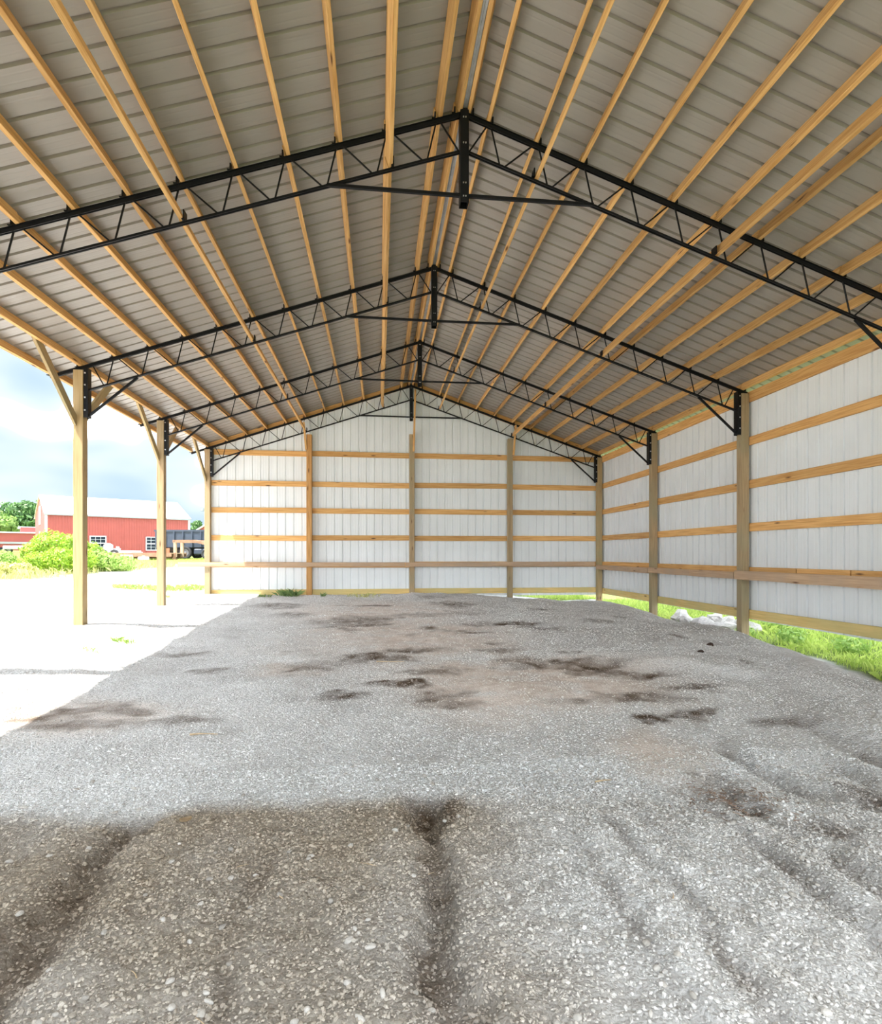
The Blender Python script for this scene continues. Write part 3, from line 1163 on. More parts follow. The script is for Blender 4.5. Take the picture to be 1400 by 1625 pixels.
def pick(n, x0, x1, y0, y1, keep):
    px, py = g.uniform(x0, x1, n), g.uniform(y0, y1, n)
    k = g.random(n) < keep(px, py)
    return px[k], py[k]


def keep_gravel(px, py):
    xe = np.interp(py, Y_E, X_E)
    return np.clip(1 - 0.93 * bare(px, py), .05, 1) * np.clip(1 - .55 * soil(px, py), .1, 1) * (px < xe + .25) * (0.55 + .9 * np.clip(.5 + fbm(px * 1.6, py * 1.6, 201, 3), 0, 1))


parts_V, parts_F, T, SL, DP = [], [], [], [], []
off = 0
ico, icoF = stone_shapes(10, 3)
oct_, octF = octa_shapes(10, 4)
near_cone = lambda px, py: keep_gravel(px, py) * (np.abs(px + .9 - .12 * (py + 5.8)) < .95 * (py + 5.8) + .25)
for (n, bx, szs, shp, FF, kp) in (
        (115000, (-3.4, 2.6, -4.75, -1.9), (.0030, .0078), oct_, octF, near_cone),
        (11000, (-3.4, 2.6, -4.75, -1.9), (.0075, .0120), ico, icoF, near_cone),
        (70000, (-4.6, 4.6, -2.1, 1.8), (.0045, .0105), oct_, octF, keep_gravel),
        (42000, (-4.8, 5.1, 1.6, 9.2), (.006, .014), oct_, octF, keep_gravel)):
    px, py = pick(n, *bx, kp)
    u = g.random(len(px)) ** 1.8
    V, F, t, s_, d_ = scatter(px, py, szs[0] + (szs[1] - szs[0]) * u, shp, FF, g)
    parts_V.append(V)
    parts_F.append(F + off)
    off += len(V)
    T.append(t)
    SL.append(s_)
    DP.append(d_)
gravel_me = fast_mesh('gravel', np.concatenate(parts_V), np.concatenate(parts_F), M['stone'],
                      {'tone': np.concatenate(T), 'soil': np.concatenate(SL) * .7, 'damp': np.concatenate(DP)})
gravel = link(bpy.data.objects.new('gravel', gravel_me))
tag(gravel, 'loose crushed grey gravel chips strewn over the floor', 'gravel', kind='stuff')

# larger stones that can be told apart, parts of the floor
big_shapes = []
for k in range(6):
    bm = bmesh.new()
    bmesh.ops.create_icosphere(bm, subdivisions=2, radius=1.0)
    for v in bm.verts:
        d = Vector((math.sin(v.co.x * 3 + k), math.sin(v.co.y * 3.3 + 2 * k), math.sin(v.co.z * 2.7 + k)))
        v.co = v.co * (1 + .16 * (d.x + d.y + d.z) / 2)
        v.co.z = max(v.co.z, -.5)
    me = bpy.data.meshes.new('stone')
    bm.to_mesh(me)
    bm.free()
    n_v = len(me.vertices)
    for nm, val in (('tone', .05 + .10 * k), ('soil', 0.06), ('damp', .5)):
        a = me.attributes.new(nm, 'FLOAT', 'POINT')
        a.data.foreach_set('value', np.full(n_v, val, np.float32))
    me.materials.append(M['stone'])
    big_shapes.append(me)
cnt = 0
while cnt < 240:
    yy = -4.45 + 2.6 * random.random() ** 1.2
    half = .80 * (yy + 5.8)
    xx = -.9 + .12 * (yy + 5.8) + random.uniform(-half, half)
    if rut_mask(np.array([xx]), np.array([yy]))[0] > .4 and random.random() < .7:
        continue
    s = random.uniform(.010, .0165)
    o = bpy.data.objects.new('stone', big_shapes[cnt % 6])
    COL.objects.link(o)
    o.parent = floor
    zz = float(ground(np.array([xx]), np.array([yy]))[0])
    o.location = (xx, yy, zz + .15 * s)
    o.scale = (s * random.uniform(.8, 1.4), s * random.uniform(.7, 1.0), s * random.uniform(.45, .75))
    o.rotation_euler = (random.uniform(-.3, .3), random.uniform(-.3, .3), random.uniform(0, 6.28))
    cnt += 1


# ------------------------------------------------------------------ litter on the gravel
M['straw'] = plain('dry_straw', (0.55, 0.41, 0.25), 0.7, noise=.2, scale=20)
M['bark_chip'] = plain('bark_chip', (0.30, 0.20, 0.14), 0.85, noise=.35, scale=30)
M['clod'] = plain('dark_clod', (0.05, 0.03, 0.02), 0.95, noise=.4, scale=25)
for k, (x, y, L, a) in enumerate(((-1.55, -3.05, .07, .4), (-1.32, -3.35, .06, 2.3), (-.95, -3.15, .08, 2.9), (-1.75, -3.75, .06, 2.4), (-1.45, -3.98, .07, 2.2),
                                  (-.66, -3.2, .05, .3), (.55, -2.35, .12, .1), (-2.3, -1.15, .22, .05), (-.75, 1.25, .35, .08), (.35, -3.55, .05, 1.2))):
    bm = bmesh.new()
    pts = [Vector((L * (t - .5), .10 * L * math.sin(3.1 * t + k), 0)) for t in (0, .33, .66, 1)]
    rings = []
    for i, p in enumerate(pts):
        w = .0022 * (1.2 - .25 * i) * (1 + 2 * (L > .1))
        rings.append([bm.verts.new(p + Vector((0, w * math.cos(q), w * math.sin(q)))) for q in (0, 1.57, 3.14, 4.71)])
    for i in range(3):
        for q in range(4):
            bm.faces.new((rings[i][q], rings[i][(q + 1) % 4], rings[i + 1][(q + 1) % 4], rings[i + 1][q]))
    bm.faces.new(rings[0])
    bm.faces.new(list(reversed(rings[3])))
    z = float(ground(np.array([x]), np.array([y]))[0])
    o = bm_obj('straw', bm, M['straw'], None, Matrix.Translation((x, y, z + .006)) @ Matrix.Rotation(a, 4, 'Z'))
    tag(o, 'thin dry straw lying on the gravel floor', 'straw', 'dry straws scattered on the gravel')
bm = bmesh.new()
cols = []
for i in range(7):
    t = i / 6 - .5
    w = .013 * math.cos(t * 2.9) + .003
    cols.append([bm.verts.new((.06 * t, w * f, .018 * abs(f) ** 2 + .02 * t * t)) for f in (-1, -.4, .4, 1)])
for i in range(6):
    for q in range(3):
        bm.faces.new((cols[i][q], cols[i][q + 1], cols[i + 1][q + 1], cols[i + 1][q]))
bmesh.ops.solidify(bm, geom=bm.faces[:], thickness=.0015)
z = float(ground(np.array([-1.93]), np.array([-2.68]))[0])
o = bm_obj('dry_leaf', bm, M['straw'], None, Matrix.Translation((-1.93, -2.68, z + .008)) @ Matrix.Rotation(.5, 4, 'Z'))
tag(o, 'curled tan dry leaf on the gravel near the left rut', 'leaf')
for k, (x, y, s_, lab) in enumerate(((3.52, 1.36, .040, 'dark brown clod of soil on the right gravel bank, left of two'), (3.88, 1.71, .060, 'dark brown clod of soil on the right gravel bank, farther of two'))):
    bm = bmesh.new()
    bmesh.ops.create_icosphere(bm, subdivisions=2, radius=1)
    for v in bm.verts:
        v.co *= 1 + .22 * math.sin(v.co.x * 4 + k) + .2 * math.sin(v.co.y * 5 + k)
    z = float(ground(np.array([x]), np.array([y]))[0])
    o = bm_obj('soil_clod', bm, M['clod'], None)
    o.location = (x, y, z + .01)
    o.scale = (s_, s_ * .8, s_ * .5)
    tag(o, lab, 'clod', 'clods on the gravel bank')
n = 240
px = 1.22 + .17 * g.normal(0, 1, n)
py = -2.72 + .13 * g.normal(0, 1, n)
V0 = np.array([(-1, -.18, 0), (1, -.14, 0), (.9, .16, .1), (-.95, .2, .08), (-1, -.18, .12), (1, -.14, .14)])
a = g.uniform(0, 6.283, n)
L = g.uniform(.007, .020, n)
S = V0[None] * L[:, None, None]
X = S[..., 0] * np.cos(a)[:, None] - S[..., 1] * np.sin(a)[:, None] + px[:, None]
Y = S[..., 0] * np.sin(a)[:, None] + S[..., 1] * np.cos(a)[:, None] + py[:, None]
Z = S[..., 2] + (ground(px, py) + .006)[:, None]
F0 = np.array([(0, 1, 2), (0, 2, 3), (4, 5, 2), (4, 2, 3), (0, 1, 5), (0, 5, 4)])
chips_me = fast_mesh('bark_chips', np.stack([X, Y, Z], -1).reshape(-1, 3), (F0[None] + (np.arange(n) * 6)[:, None, None]).reshape(-1, 3), M['bark_chip'])
o = link(bpy.data.objects.new('bark_chips', chips_me))
tag(o, 'reddish bark chips strewn over the gravel at lower right', 'bark chips', kind='stuff')

# ------------------------------------------------------------------ plants
def blades(px, py, pz, h, w, g, lean=.45):
    """bent grass blades, two triangles each"""
    n = len(px)
    a = g.uniform(0, 6.283, n)
    dx, dy = np.cos(a), np.sin(a)
    la = np.abs(g.normal(0, lean, n))
    b = g.uniform(0, 6.283, n)
    lx, ly = np.cos(b) * la * h, np.sin(b) * la * h
    V = np.zeros((n, 4, 3))
    V[:, 0] = np.stack([px - dx * w, py - dy * w, pz], 1)
    V[:, 1] = np.stack([px + dx * w, py + dy * w, pz], 1)
    V[:, 2] = np.stack([px + lx * .35 + dx * w * .7, py + ly * .35 + dy * w * .7, pz + h * .6], 1)
    V[:, 3] = np.stack([px + lx, py + ly, pz + h * (1 - .25 * la)], 1)
    F0 = np.array([(0, 1, 2), (0, 2, 3)])
    F = (F0[None] + (np.arange(n) * 4)[:, None, None]).reshape(-1, 3)
    return V.reshape(-1, 3), F, np.repeat(g.random(n), 4)


def grass_field(name, label, n, bx, hr, mat, mask, w=.004, thr=.5):
    px, py = g.uniform(bx[0], bx[1], n), g.uniform(bx[2], bx[3], n)
    k = mask(px, py) > g.random(n) * thr + (1 - thr) * .5
    px, py = px[k], py[k]
    h = g.uniform(hr[0], hr[1], len(px)) * (0.55 + .9 * np.clip(.5 + fbm(px * 1.2, py * 1.2, 301, 2), 0, 1))
    V, F, t = blades(px, py, ground(px, py) - .01, h, w, g)
    o = link(bpy.data.objects.new(name, fast_mesh(name, V, F, mat, {'tone': t})))
    tag(o, label, 'grass', kind='stuff')
    return o


def right_mask(px, py):
    n_ = fbm(px * 1.1, py * 1.1, 311, 3)
    rocky = np.exp(-(((px - 6.0) / .55) ** 2 + ((py - 5.1) / .9) ** 2))
    return grassy(px, py) * np.clip(.75 + .9 * n_, 0, 1) * (1 - rocky)


grass_field('grass', 'bright green grass growing outside along the right wall', 34000, (4.6, 9.2, -2.2, 10.6), (.05, .19), M['grass'], right_mask, .0045)
grass_field('back_grass', 'sunlit green grass seen below the gable wall', 6000, (0.6, 6.5, 9.9, 12.5), (.04, .12), M['grass'], grassy, .006)
grass_field('verge_grass', 'yellow-green grass on the verge beside the bushes', 16000, (-30, -9.5, 9, 26), (.10, .34), M['dry_grass'], grassy, .012)
grass_field('track_grass', 'thin green grass strip under the trailers', 6000, (-28, -9, 35.2, 41), (.03, .12), M['grass'], grassy, .02)


def tuft(label, x, y, n, spread, h, mat, group='grass tufts sprouting from the gravel'):
    a = g.uniform(0, 6.283, n)
    r = spread * np.sqrt(g.random(n))
    px, py = x + r * np.cos(a), y + r * np.sin(a) * .6
    V, F, t = blades(px, py, ground(px, py) - .005, g.uniform(.4, 1, n) * h, .005, g, .6)
    z = float(ground(np.array([x]), np.array([y]))[0])
    o = link(bpy.data.objects.new('grass_tuft', fast_mesh('grass_tuft', V - np.array([x, y, z]), F, mat, {'tone': t})))
    o.location = (x, y, z)
    tag(o, label, 'grass tuft', group)


tuft('dark green grass tuft at the foot of the orange-brown gable post', -3.25, 9.05, 170, .26, .26, M['dark_grass'])
tuft('flat dark green tuft on the sunny edge by the gable skirt board', -3.85, 8.95, 60, .18, .12, M['dark_grass'])
tuft('tiny green sprout right of the orange-brown gable post', -2.35, 8.9, 40, .08, .14, M['dark_grass'])
tuft('dry weeds below the gable wall left of its central post', -1.3, 8.9, 110, .45, .14, M['dry_grass'])
tuft('pale green tuft in the sunlit yard before the nearest left post', -4.45, 2.35, 90, .16, .09, M['weed_leaf'])
tuft('small pale green tuft in the yard, nearest to the camera', -4.5, 1.6, 50, .13, .06, M['weed_leaf'])
tuft('green tuft beside the middle post of the open side', -6.1, 8.4, 80, .2, .10, M['weed_leaf'])
tuft('wide grass clump left of the gable corner post', -6.6, 10.8, 420, .9, .26, M['weed_leaf'])
tuft('grass clump behind the middle post of the open side', -8.0, 11.2, 300, .6, .22, M['weed_leaf'])


def foliage(n, centre, radii, leaf, g, shell=.55, lump=.25, seed=1, squash=0.0):
    """leaf diamonds through the outer shell of a lumpy crown"""
    d = g.normal(0, 1, (n, 3))
    d /= np.linalg.norm(d, axis=1)[:, None]
    az = np.arctan2(d[:, 1], d[:, 0])
    lumps = 1 + lump * 2 * (vnoise(az * 1.6 + 20, d[:, 2] * 2.6 + 7, seed) + .6 * vnoise(az * 3.9 + 40, d[:, 2] * 5 + 3, seed + 5))
    r = (shell + (1 - shell) * g.random(n) ** .5) * lumps
    P = d * r[:, None] * np.array(radii)
    if squash:
        P[:, 2] = np.maximum(P[:, 2], -squash * radii[2])
    P += np.array(centre)
    u = g.normal(0, 1, (n, 3))
    u = u - d * (u * d).sum(1)[:, None] * .6
    u /= np.linalg.norm(u, axis=1)[:, None]
    v = np.cross(d + g.normal(0, .5, (n, 3)), u)
    v /= np.linalg.norm(v, axis=1)[:, None] + 1e-9
    s = leaf * g.uniform(.6, 1.3, n)[:, None]
    V = np.stack([P - u * s, P - v * s * .45, P + u * s, P + v * s * .45], 1)
    F = (np.array([[0, 1, 2], [0, 2, 3]])[None] + (np.arange(n) * 4)[:, None, None]).reshape(-1, 3)
    return V.reshape(-1, 3), F, np.repeat(g.random(n), 4)


def stems(name, pts, mat, parent):
    bm = bmesh.new()
    for a, b, r0, r1 in pts:
        a, b = Vector(a), Vector(b)
        m = frame(a, b)
        L = (b - a).length
        ring = []
        for t, r in ((-L / 2, r0), (L / 2, r1)):
            ring.append([bm.verts.new(m @ Vector((t, r * math.cos(q * math.pi / 3), r * math.sin(q * math.pi / 3)))) for q in range(6)])
        for q in range(6):
            bm.faces.new((ring[0][q], ring[0][(q + 1) % 6], ring[1][(q + 1) % 6], ring[1][q]))
        bm.faces.new(ring[1])
        bm.faces.new(list(reversed(ring[0])))
    return bm_obj(name, bm, mat, parent)


def bush(label, x, y, blobs, leaf, n, mat, name='leafy_bush', cat='bush', group='bushes on the verge'):
    z = float(ground(np.array([x]), np.array([y]))[0])
    r = empty(name, (x, y, z))
    tag(r, label, cat, group)
    Vs, Fs, Ts = [], [], []
    off = 0
    vol = sum(b[3] * b[4] for b in blobs)
    st = []
    for i, (cx, cy, cz, rx, rz) in enumerate(blobs):
        m = int(n * rx * rz / vol)
        V, F, t = foliage(m, (cx, cy, cz), (rx, rx, rz), leaf, g, seed=int(abs(x) * 10) + i * 7, squash=.8)
        Vs.append(V)
        Fs.append(F + off)
        Ts.append(t)
        off += len(V)
        st.append(((cx * .3, cy * .3, -.1), (cx, cy, cz + rz * .3), .05 * rx, .02 * rx))
    o = bpy.data.objects.new('foliage', fast_mesh('foliage', np.concatenate(Vs), np.concatenate(Fs), mat, {'tone': np.concatenate(Ts)}))
    link(o, r)
    bm = bmesh.new()
    s = stems('stem', st, M['bark'], None)
    s.parent = r
    return r


bush('tall rounded lime-green bush left of the nearest left post', -14.3, 18.9, [(-.2, .1, 1.05, .70, .62), (.75, .0, .95, .62, .58), (-.95, .1, .75, .45, .42), (1.3, .2, .7, .5, .5)], .062, 7500, M['bush_leaf'])
bush('low spreading yellow-green bush before the tall bush', -13.45, 17.3, [(-.55, 0, .42, .60, .42), (.2, .1, .50, .62, .50), (.85, .2, .48, .55, .46), (-1.0, -.1, .25, .5, .3)], .052, 6500, M['bush_leaf'])
bush('yellow-green bush just right of the nearest left post', -12.6, 18.9, [(-.3, 0, .5, .6, .5), (.35, .1, .42, .6, .42), (.9, .2, .32, .5, .34)], .055, 4200, M['weed_leaf'])
bush('small bush at the left picture edge by the white truck', -15.6, 17.3, [(-.5, 0, .5, .6, .5), (.2, .1, .45, .5, .45), (-1.1, .2, .6, .6, .55)], .055, 4600, M['weed_leaf'])
bush('low weedy bush between the edge bush and the lime-green ones', -14.55, 16.3, [(-.3, 0, .22, .5, .24), (.3, .1, .2, .5, .22)], .05, 2200, M['dry_grass'])


def tree(label, x, y, h, rx, mat, seed, n=3500, leaf=.5, k=1.0):
    x, y, h, rx, leaf = -.9 + (x + .9) * k, -5.8 + (y + 5.8) * k, h * k, rx * k, leaf * k
    z = float(macro(np.array([float(x)]), np.array([float(y)]))[0])
    r = empty('tree', (x, y, z))
    tag(r, label, 'tree', 'trees on the horizon')
    gg = np.random.default_rng(seed)
    Vs, Fs, Ts = [], [], []
    off = 0
    for i in range(6):
        c = (gg.uniform(-.55, .55) * rx, gg.uniform(-.4, .4) * rx, h * gg.uniform(.45, .84))
        rr = rx * gg.uniform(.42, .65)
        V, F, t = foliage(n // 6, c, (rr, rr, rr * .8), leaf, gg, seed=seed + i)
        Vs.append(V)
        Fs.append(F + off)
        off += len(V)
        Ts.append(t)
    link(bpy.data.objects.new('crown', fast_mesh('crown', np.concatenate(Vs), np.concatenate(Fs), mat, {'tone': np.concatenate(Ts)})), r)
    s = stems('trunk', [((0, 0, -.3), (0, 0, h * .7), rx * .09, rx * .04)], M['bark'], None)
    s.parent = r


tree('pale green tree at the far left edge behind the low red building', -78.0, 113, 7.6, 4.2, M['tree_leaf_pale'], 1, k=1.0)
tree('dark round tree behind the low red building, beside the pale one', -73.5, 116, 8.2, 4.6, M['tree_leaf'], 2, k=1.13)
tree('tallest dark tree behind the red barn gable', -68.8, 113, 9.6, 4.4, M['tree_leaf'], 3, k=1.0)
tree('yellowish low tree before the dark trees on the left', -72.6, 107, 5.6, 3.4, M['tree_leaf_pale'], 4, k=0.9)
tree('dark tree half hidden by the red barn gable', -64.0, 114, 8.3, 4.2, M['tree_leaf'], 5, k=1.12)
tree('small grey-green tree right of the red barn', -33.5, 96.5, 6.6, 1.3, M['tree_leaf'], 6, 900, .28)
tree('lower grey-green tree close to the red barn corner', -35.6, 96.5, 5.2, 1.2, M['tree_leaf'], 7, 700, .28)
tree('tree beyond the picture edge on the left', -84.5, 116, 8.2, 4.6, M['tree_leaf'], 8, k=1.24)

# ------------------------------------------------------------------ rocks and weeds outside the right wall
for k in range(15):
    bm = bmesh.new()
    bmesh.ops.create_icosphere(bm, subdivisions=2, radius=1.0)
    rr = random.Random(k)
    for v in bm.verts:
        q = .22 * math.sin(v.co.x * 3.1 + k) + .18 * math.sin(v.co.y * 4.2 + 2 * k) + .14 * math.sin(v.co.z * 5 + k)
        v.co *= 1 + q + rr.uniform(-.05, .05)
    px = 5.95 + rr.uniform(-.40, .50)
    py = 5.1 + rr.uniform(-.95, .85)
    s = rr.uniform(.10, .24)
    zz = float(ground(np.array([px]), np.array([py]))[0])
    pile = .16 * math.exp(-(((px - 6.0) / .4) ** 2 + ((py - 5.1) / .6) ** 2))
    o = bm_obj('rock', bm, M['rock'], None)
    o.scale = (s * rr.uniform(.9, 1.5), s * rr.uniform(.8, 1.2), s * rr.uniform(.5, .8))
    o.rotation_euler = (0, 0, rr.uniform(0, 6))
    o.location = (px, py, zz + .3 * s + pile)
    tag(o, 'pale broken rock in the pile outside the right wall', 'rock', 'rock pile seen under the right wall')


def weed(label, x, y, n, h, spread):
    z = float(ground(np.array([x]), np.array([y]))[0])
    r = empty('broad_leaf_weed', (x, y, z))
    tag(r, label, 'weed', 'weeds outside the right wall')
    V, F, t = foliage(n, (0, 0, h * .55), (spread, spread, h * .5), .045, g, seed=int(x * 100) % 90, squash=.9)
    link(bpy.data.objects.new('leaves', fast_mesh('leaves', V, F, M['weed_leaf'], {'tone': t})), r)
    s = stems('stem', [((0, 0, -.03), (spread * .5 * math.cos(q), spread * .5 * math.sin(q), h * .8), .006, .003) for q in (0, 1.7, 3.3, 4.8)], M['weed_leaf'], None)
    s.parent = r


weed('bushy weed outside the right wall, right of the nearest post', 5.95, 2.7, 260, .30, .22)
weed('broad-leaved weed farther right outside the right wall', 6.3, 1.9, 260, .26, .26)
weed('tall weed near the right picture edge under the skirt board', 6.35, 1.0, 300, .32, .28)
weed('weed at the foot of the nearest right post', 5.75, 3.55, 160, .20, .16)
weed('leafy weed beyond the rocks under the right wall', 7.0, 4.4, 260, .30, .26)

# ------------------------------------------------------------------ red barn across the yard
def yard_z(x, y):
    return float(macro(np.array([float(x)]), np.array([float(y)]))[0])


def barn():
    A = Vector((-32.21, 50.11, 0))
    B = Vector((-21.52, 57.35, 0))
    d = (B - A).normalized()
    n = Vector((-d.y, d.x, 0))
    zb = yard_z(-27, 54) - .1
    r = empty('red_barn', (A.x, A.y, zb))
    tag(r, 'long red metal barn with white roof across the yard', 'barn')
    L, D, H, R = (B - A).length, 10.4, 5.42 - zb, 2.1
    mw = Matrix((d, n, Vector((0, 0, 1)))).transposed().to_4x4()
    mw.translation = Vector((A.x, A.y, zb))
    # ribbed long wall, towards us
    bm = bmesh.new()
    k = int(L / .23)
    prof = []
    for i in range(k + 1):
        u = L * i / k
        prof += [(u, 0), (min(u + .12, L), 0), (min(u + .14, L), -.025), (min(u + .19, L), -.025), (min(u + .21, L), 0)]
    prof = sorted(set(prof))
    lo = [bm.verts.new((u, v, 0)) for u, v in prof]
    hi = [bm.verts.new((u, v, H)) for u, v in prof]
    for i in range(len(prof) - 1):
        bm.faces.new((lo[i], lo[i + 1], hi[i + 1], hi[i]))
    bm_obj('front_wall', bm, M['barn_red'], r, mw)
    bm = bmesh.new()
    for u in (0, L):
        f = [bm.verts.new(p) for p in ((u, 0, 0), (u, D, 0), (u, D, H), (u, D / 2, H + R), (u, 0, H))]
        bm.faces.new(f)
    f = [bm.verts.new(p) for p in ((0, D, 0), (L, D, 0), (L, D, H), (0, D, H))]
    bm.faces.new(f)
    bm_obj('end_wall', bm, M['barn_red'], r, mw)
    bm = bmesh.new()
    for s in (0, 1):
        y0, y1 = (-.18, D / 2) if s == 0 else (D + .18, D / 2)
        z0 = H - .07
        for dz in (0, .05):
            pass
        vs = [(-.12, y0, z0), (L + .12, y0, z0), (L + .12, y1, H + R), (-.12, y1, H + R)]
        lo = [bm.verts.new(p) for p in vs]
        hi = [bm.verts.new((p[0], p[1], p[2] + .06)) for p in vs]
        bm.faces.new(lo)
        bm.faces.new(hi)
        for i in range(4):
            j = (i + 1) % 4
            bm.faces.new((lo[i], lo[j], hi[j], hi[i]))
    bm_obj('roof', bm, M['barn_roof'], r, mw)
    o = boxes('corner_trim', [(-.04, .16, -.05, .05, 0, H - .05)], M['trim_white'], r, mw)
    o = boxes('corner_trim', [(L - .16, L + .04, -.05, .05, 0, H - .05)], M['trim_white'], r, mw)
    o = boxes('eave_trim', [(-.12, L + .12, -.22, -.16, H - .17, H - .02)], M['grey_paint'], r, mw)
    for u0 in (3.55, 8.55):
        w, zb0, zt = 1.45, 3.36 - zb - 1.45, 3.36 - zb
        fr = boxes('window', [(u0, u0 + w, -.07, -.01, zt - .09, zt), (u0, u0 + w, -.07, -.01, zb0, zb0 + .09), (u0, u0 + .1, -.07, -.01, zb0, zt),
                              (u0 + w - .1, u0 + w, -.07, -.01, zb0, zt), (u0, u0 + w, -.08, -.01, (zb0 + zt) / 2 - .05, (zb0 + zt) / 2 + .05)] +
                   [(u0 + w * f - .014, u0 + w * f + .014, -.06, -.01, zb0, zt) for f in (.35, .65)] +
                   [(u0, u0 + w, -.06, -.01, zb0 + (zt - zb0) * f - .014, zb0 + (zt - zb0) * f + .014) for f in (.26, .75)], M['trim_white'], r, mw)
        pane = boxes('pane', [(u0 + .05, u0 + w - .05, -.045, -.028, zb0 + .05, zt - .05)], M['glass_dark'], None)
        pane.parent = fr
    # end wall door and loft hatch with white frames
    boxes('loft_hatch', [(-.06, -.01, D / 2 - .9, D / 2 + .6, H - .9, H + .95)], M['trim_white'], r, mw)
    boxes('end_door', [(-.06, -.01, D / 2 - .8, D / 2 + .4, 0, 2.5)], M['grey_paint'], r, mw)
    return r


barn()

# low red building far left
zl = yard_z(-54, 80)
r = empty('red_shed', (-54, 80, zl))
tag(r, 'low red building with flat pale roof edge at the left picture edge', 'building')
d = Vector((5.53, 3.4, 0)).normalized()
n = Vector((-d.y, d.x, 0))
mw = Matrix((d, n, Vector((0, 0, 1)))).transposed().to_4x4()
mw.translation = Vector((-54, 80, zl))
boxes('wall', [(-9, 12, 0, 9, 0, 4.7 - zl)], M['barn_red'], r, mw)
boxes('upper_wall', [(1.5, 12, 2, 9, 4.7 - zl, 5.55 - zl)], M['barn_red'], r, mw)
boxes('roof_edge', [(-9.3, 12.3, -.4, 9, 4.62 - zl, 4.80 - zl)], M['trim_white'], r, mw)
boxes('upper_roof_edge', [(1.2, 12.3, 1.7, 9.2, 5.55 - zl, 5.68 - zl)], M['grey_paint'], r, mw)
boxes('gutter', [(-9, 12, -.25, -.02, 3.05 - zl, 3.35 - zl)], M['grey_paint'], r, mw)
boxes('doorway', [(-4, -.2, -.06, .02, 0, 2.55 - zl)], M['glass_dark'], r, mw)

# small red gable right of the barn
zg = yard_z(-25, 79)
r = empty('red_shed', (-25.2, 79, zg))
tag(r, 'small red gabled building with white roof edge right of the barn', 'building')
mw = Matrix.Translation((-25.2, 79, zg))
bm = bmesh.new()
for y in (0, 8):
    f = [bm.verts.new(p) for p in ((-2.6, y, 0), (2.6, y, 0), (2.6, y, 3.0), (0, y, 4.6), (-2.6, y, 3.0))]
    bm.faces.new(f)
    if y == 0:
        f0 = f
for i in range(5):
    j = (i + 1) % 5
    bm.faces.new((f0[i], f0[j], f[j], f[i]))
bm_obj('wall', bm, M['barn_red'], r, mw)
for s in (-1, 1):
    bar('roof_slab', Vector((-25.2 + s * 2.9, 78.8, zg + 2.87)), Vector((-25.2, 78.8, zg + 4.68)), .5, .16, M['white_paint'], r)
    o = bar('roof_slab', Vector((-25.2 + s * 2.9, 83.0, zg + 2.87)), Vector((-25.2, 83.0, zg + 4.68)), 8.2, .08, M['barn_roof'], r)

# yard light on a pole
M['lamp_grey'] = plain('lamp_grey', (0.10, 0.13, 0.14), 0.6)
zq = yard_z(-19.3, 57)
r = empty('yard_light', (-19.25, 57, zq))
tag(r, 'grey yard light on a pole beside the gable corner post', 'yard light')
bar('pole', (-19.25, 57, zq - .2), (-19.25, 57, 6.9), .12, .12, M['grey_paint'], r)
bar('arm', (-19.25, 57, 6.62), (-19.9, 57, 6.55), .07, .07, M['grey_paint'], r)
bm = bmesh.new()
bmesh.ops.create_cone(bm, cap_ends=True, segments=12, radius1=.30, radius2=.12, depth=.32)
bm_obj('lamp_head', bm, M['lamp_grey'], r, Matrix.Translation((-20.0, 57, 6.42)))

# ------------------------------------------------------------------ trailers and truck in the yard
def wheel(parent, loc, rad, width, axis, hubmat):
    """tyre and hub, axle along axis"""
    bm = bmesh.new()
    N = 28
    prof = [(rad * .56, -width * .42), (rad * .84, -width * .5), (rad * .96, -width * .42), (rad, -width * .2), (rad, width * .2), (rad * .96, width * .42), (rad * .84, width * .5), (rad * .56, width * .42)]
    rings = []
    for i in range(N):
        a = 2 * math.pi * i / N
        rings.append([bm.verts.new((r_ * math.cos(a), w_, r_ * math.sin(a))) for r_, w_ in prof])
    m = len(prof)
    for i in range(N):
        j = (i + 1) % N
        for k in range(m):
            q = (k + 1) % m
            bm.faces.new((rings[i][k], rings[j][k], rings[j][q], rings[i][q]))
    mw = frame(Vector(loc) - axis.cross(Vector((0, 0, 1))), Vector(loc) + axis.cross(Vector((0, 0, 1))))
    t = bm_obj('wheel', bm, M['tyre'], parent, mw)
    bm = bmesh.new()
    prof = [(rad * .57, -width * .34), (rad * .50, -width * .42), (rad * .42, -width * .22), (rad * .20, -width * .20), (rad * .17, -width * .46), (0.001, -width * .48)]
    rings = []
    for i in range(N):
        a = 2 * math.pi * i / N
        rings.append([bm.verts.new((r_ * math.cos(a), s_ * 1.0, r_ * math.sin(a))) for r_, s_ in prof])
    for i in range(N):
        j = (i + 1) % N
        for k in range(len(prof) - 1):
            bm.faces.new((rings[i][k], rings[j][k], rings[j][k + 1], rings[i][k + 1]))
    h = bm_obj('hub', bm, hubmat, None, Matrix.Identity(4))
    h.parent = t
    return t


def local_frame(p, q):
    d = (Vector((q[0], q[1], 0)) - Vector((p[0], p[1], 0))).normalized()
    n = Vector((-d.y, d.x, 0))
    m = Matrix((d, n, Vector((0, 0, 1)))).transposed().to_4x4()
    m.translation = Vector(p)
    return m, d, n


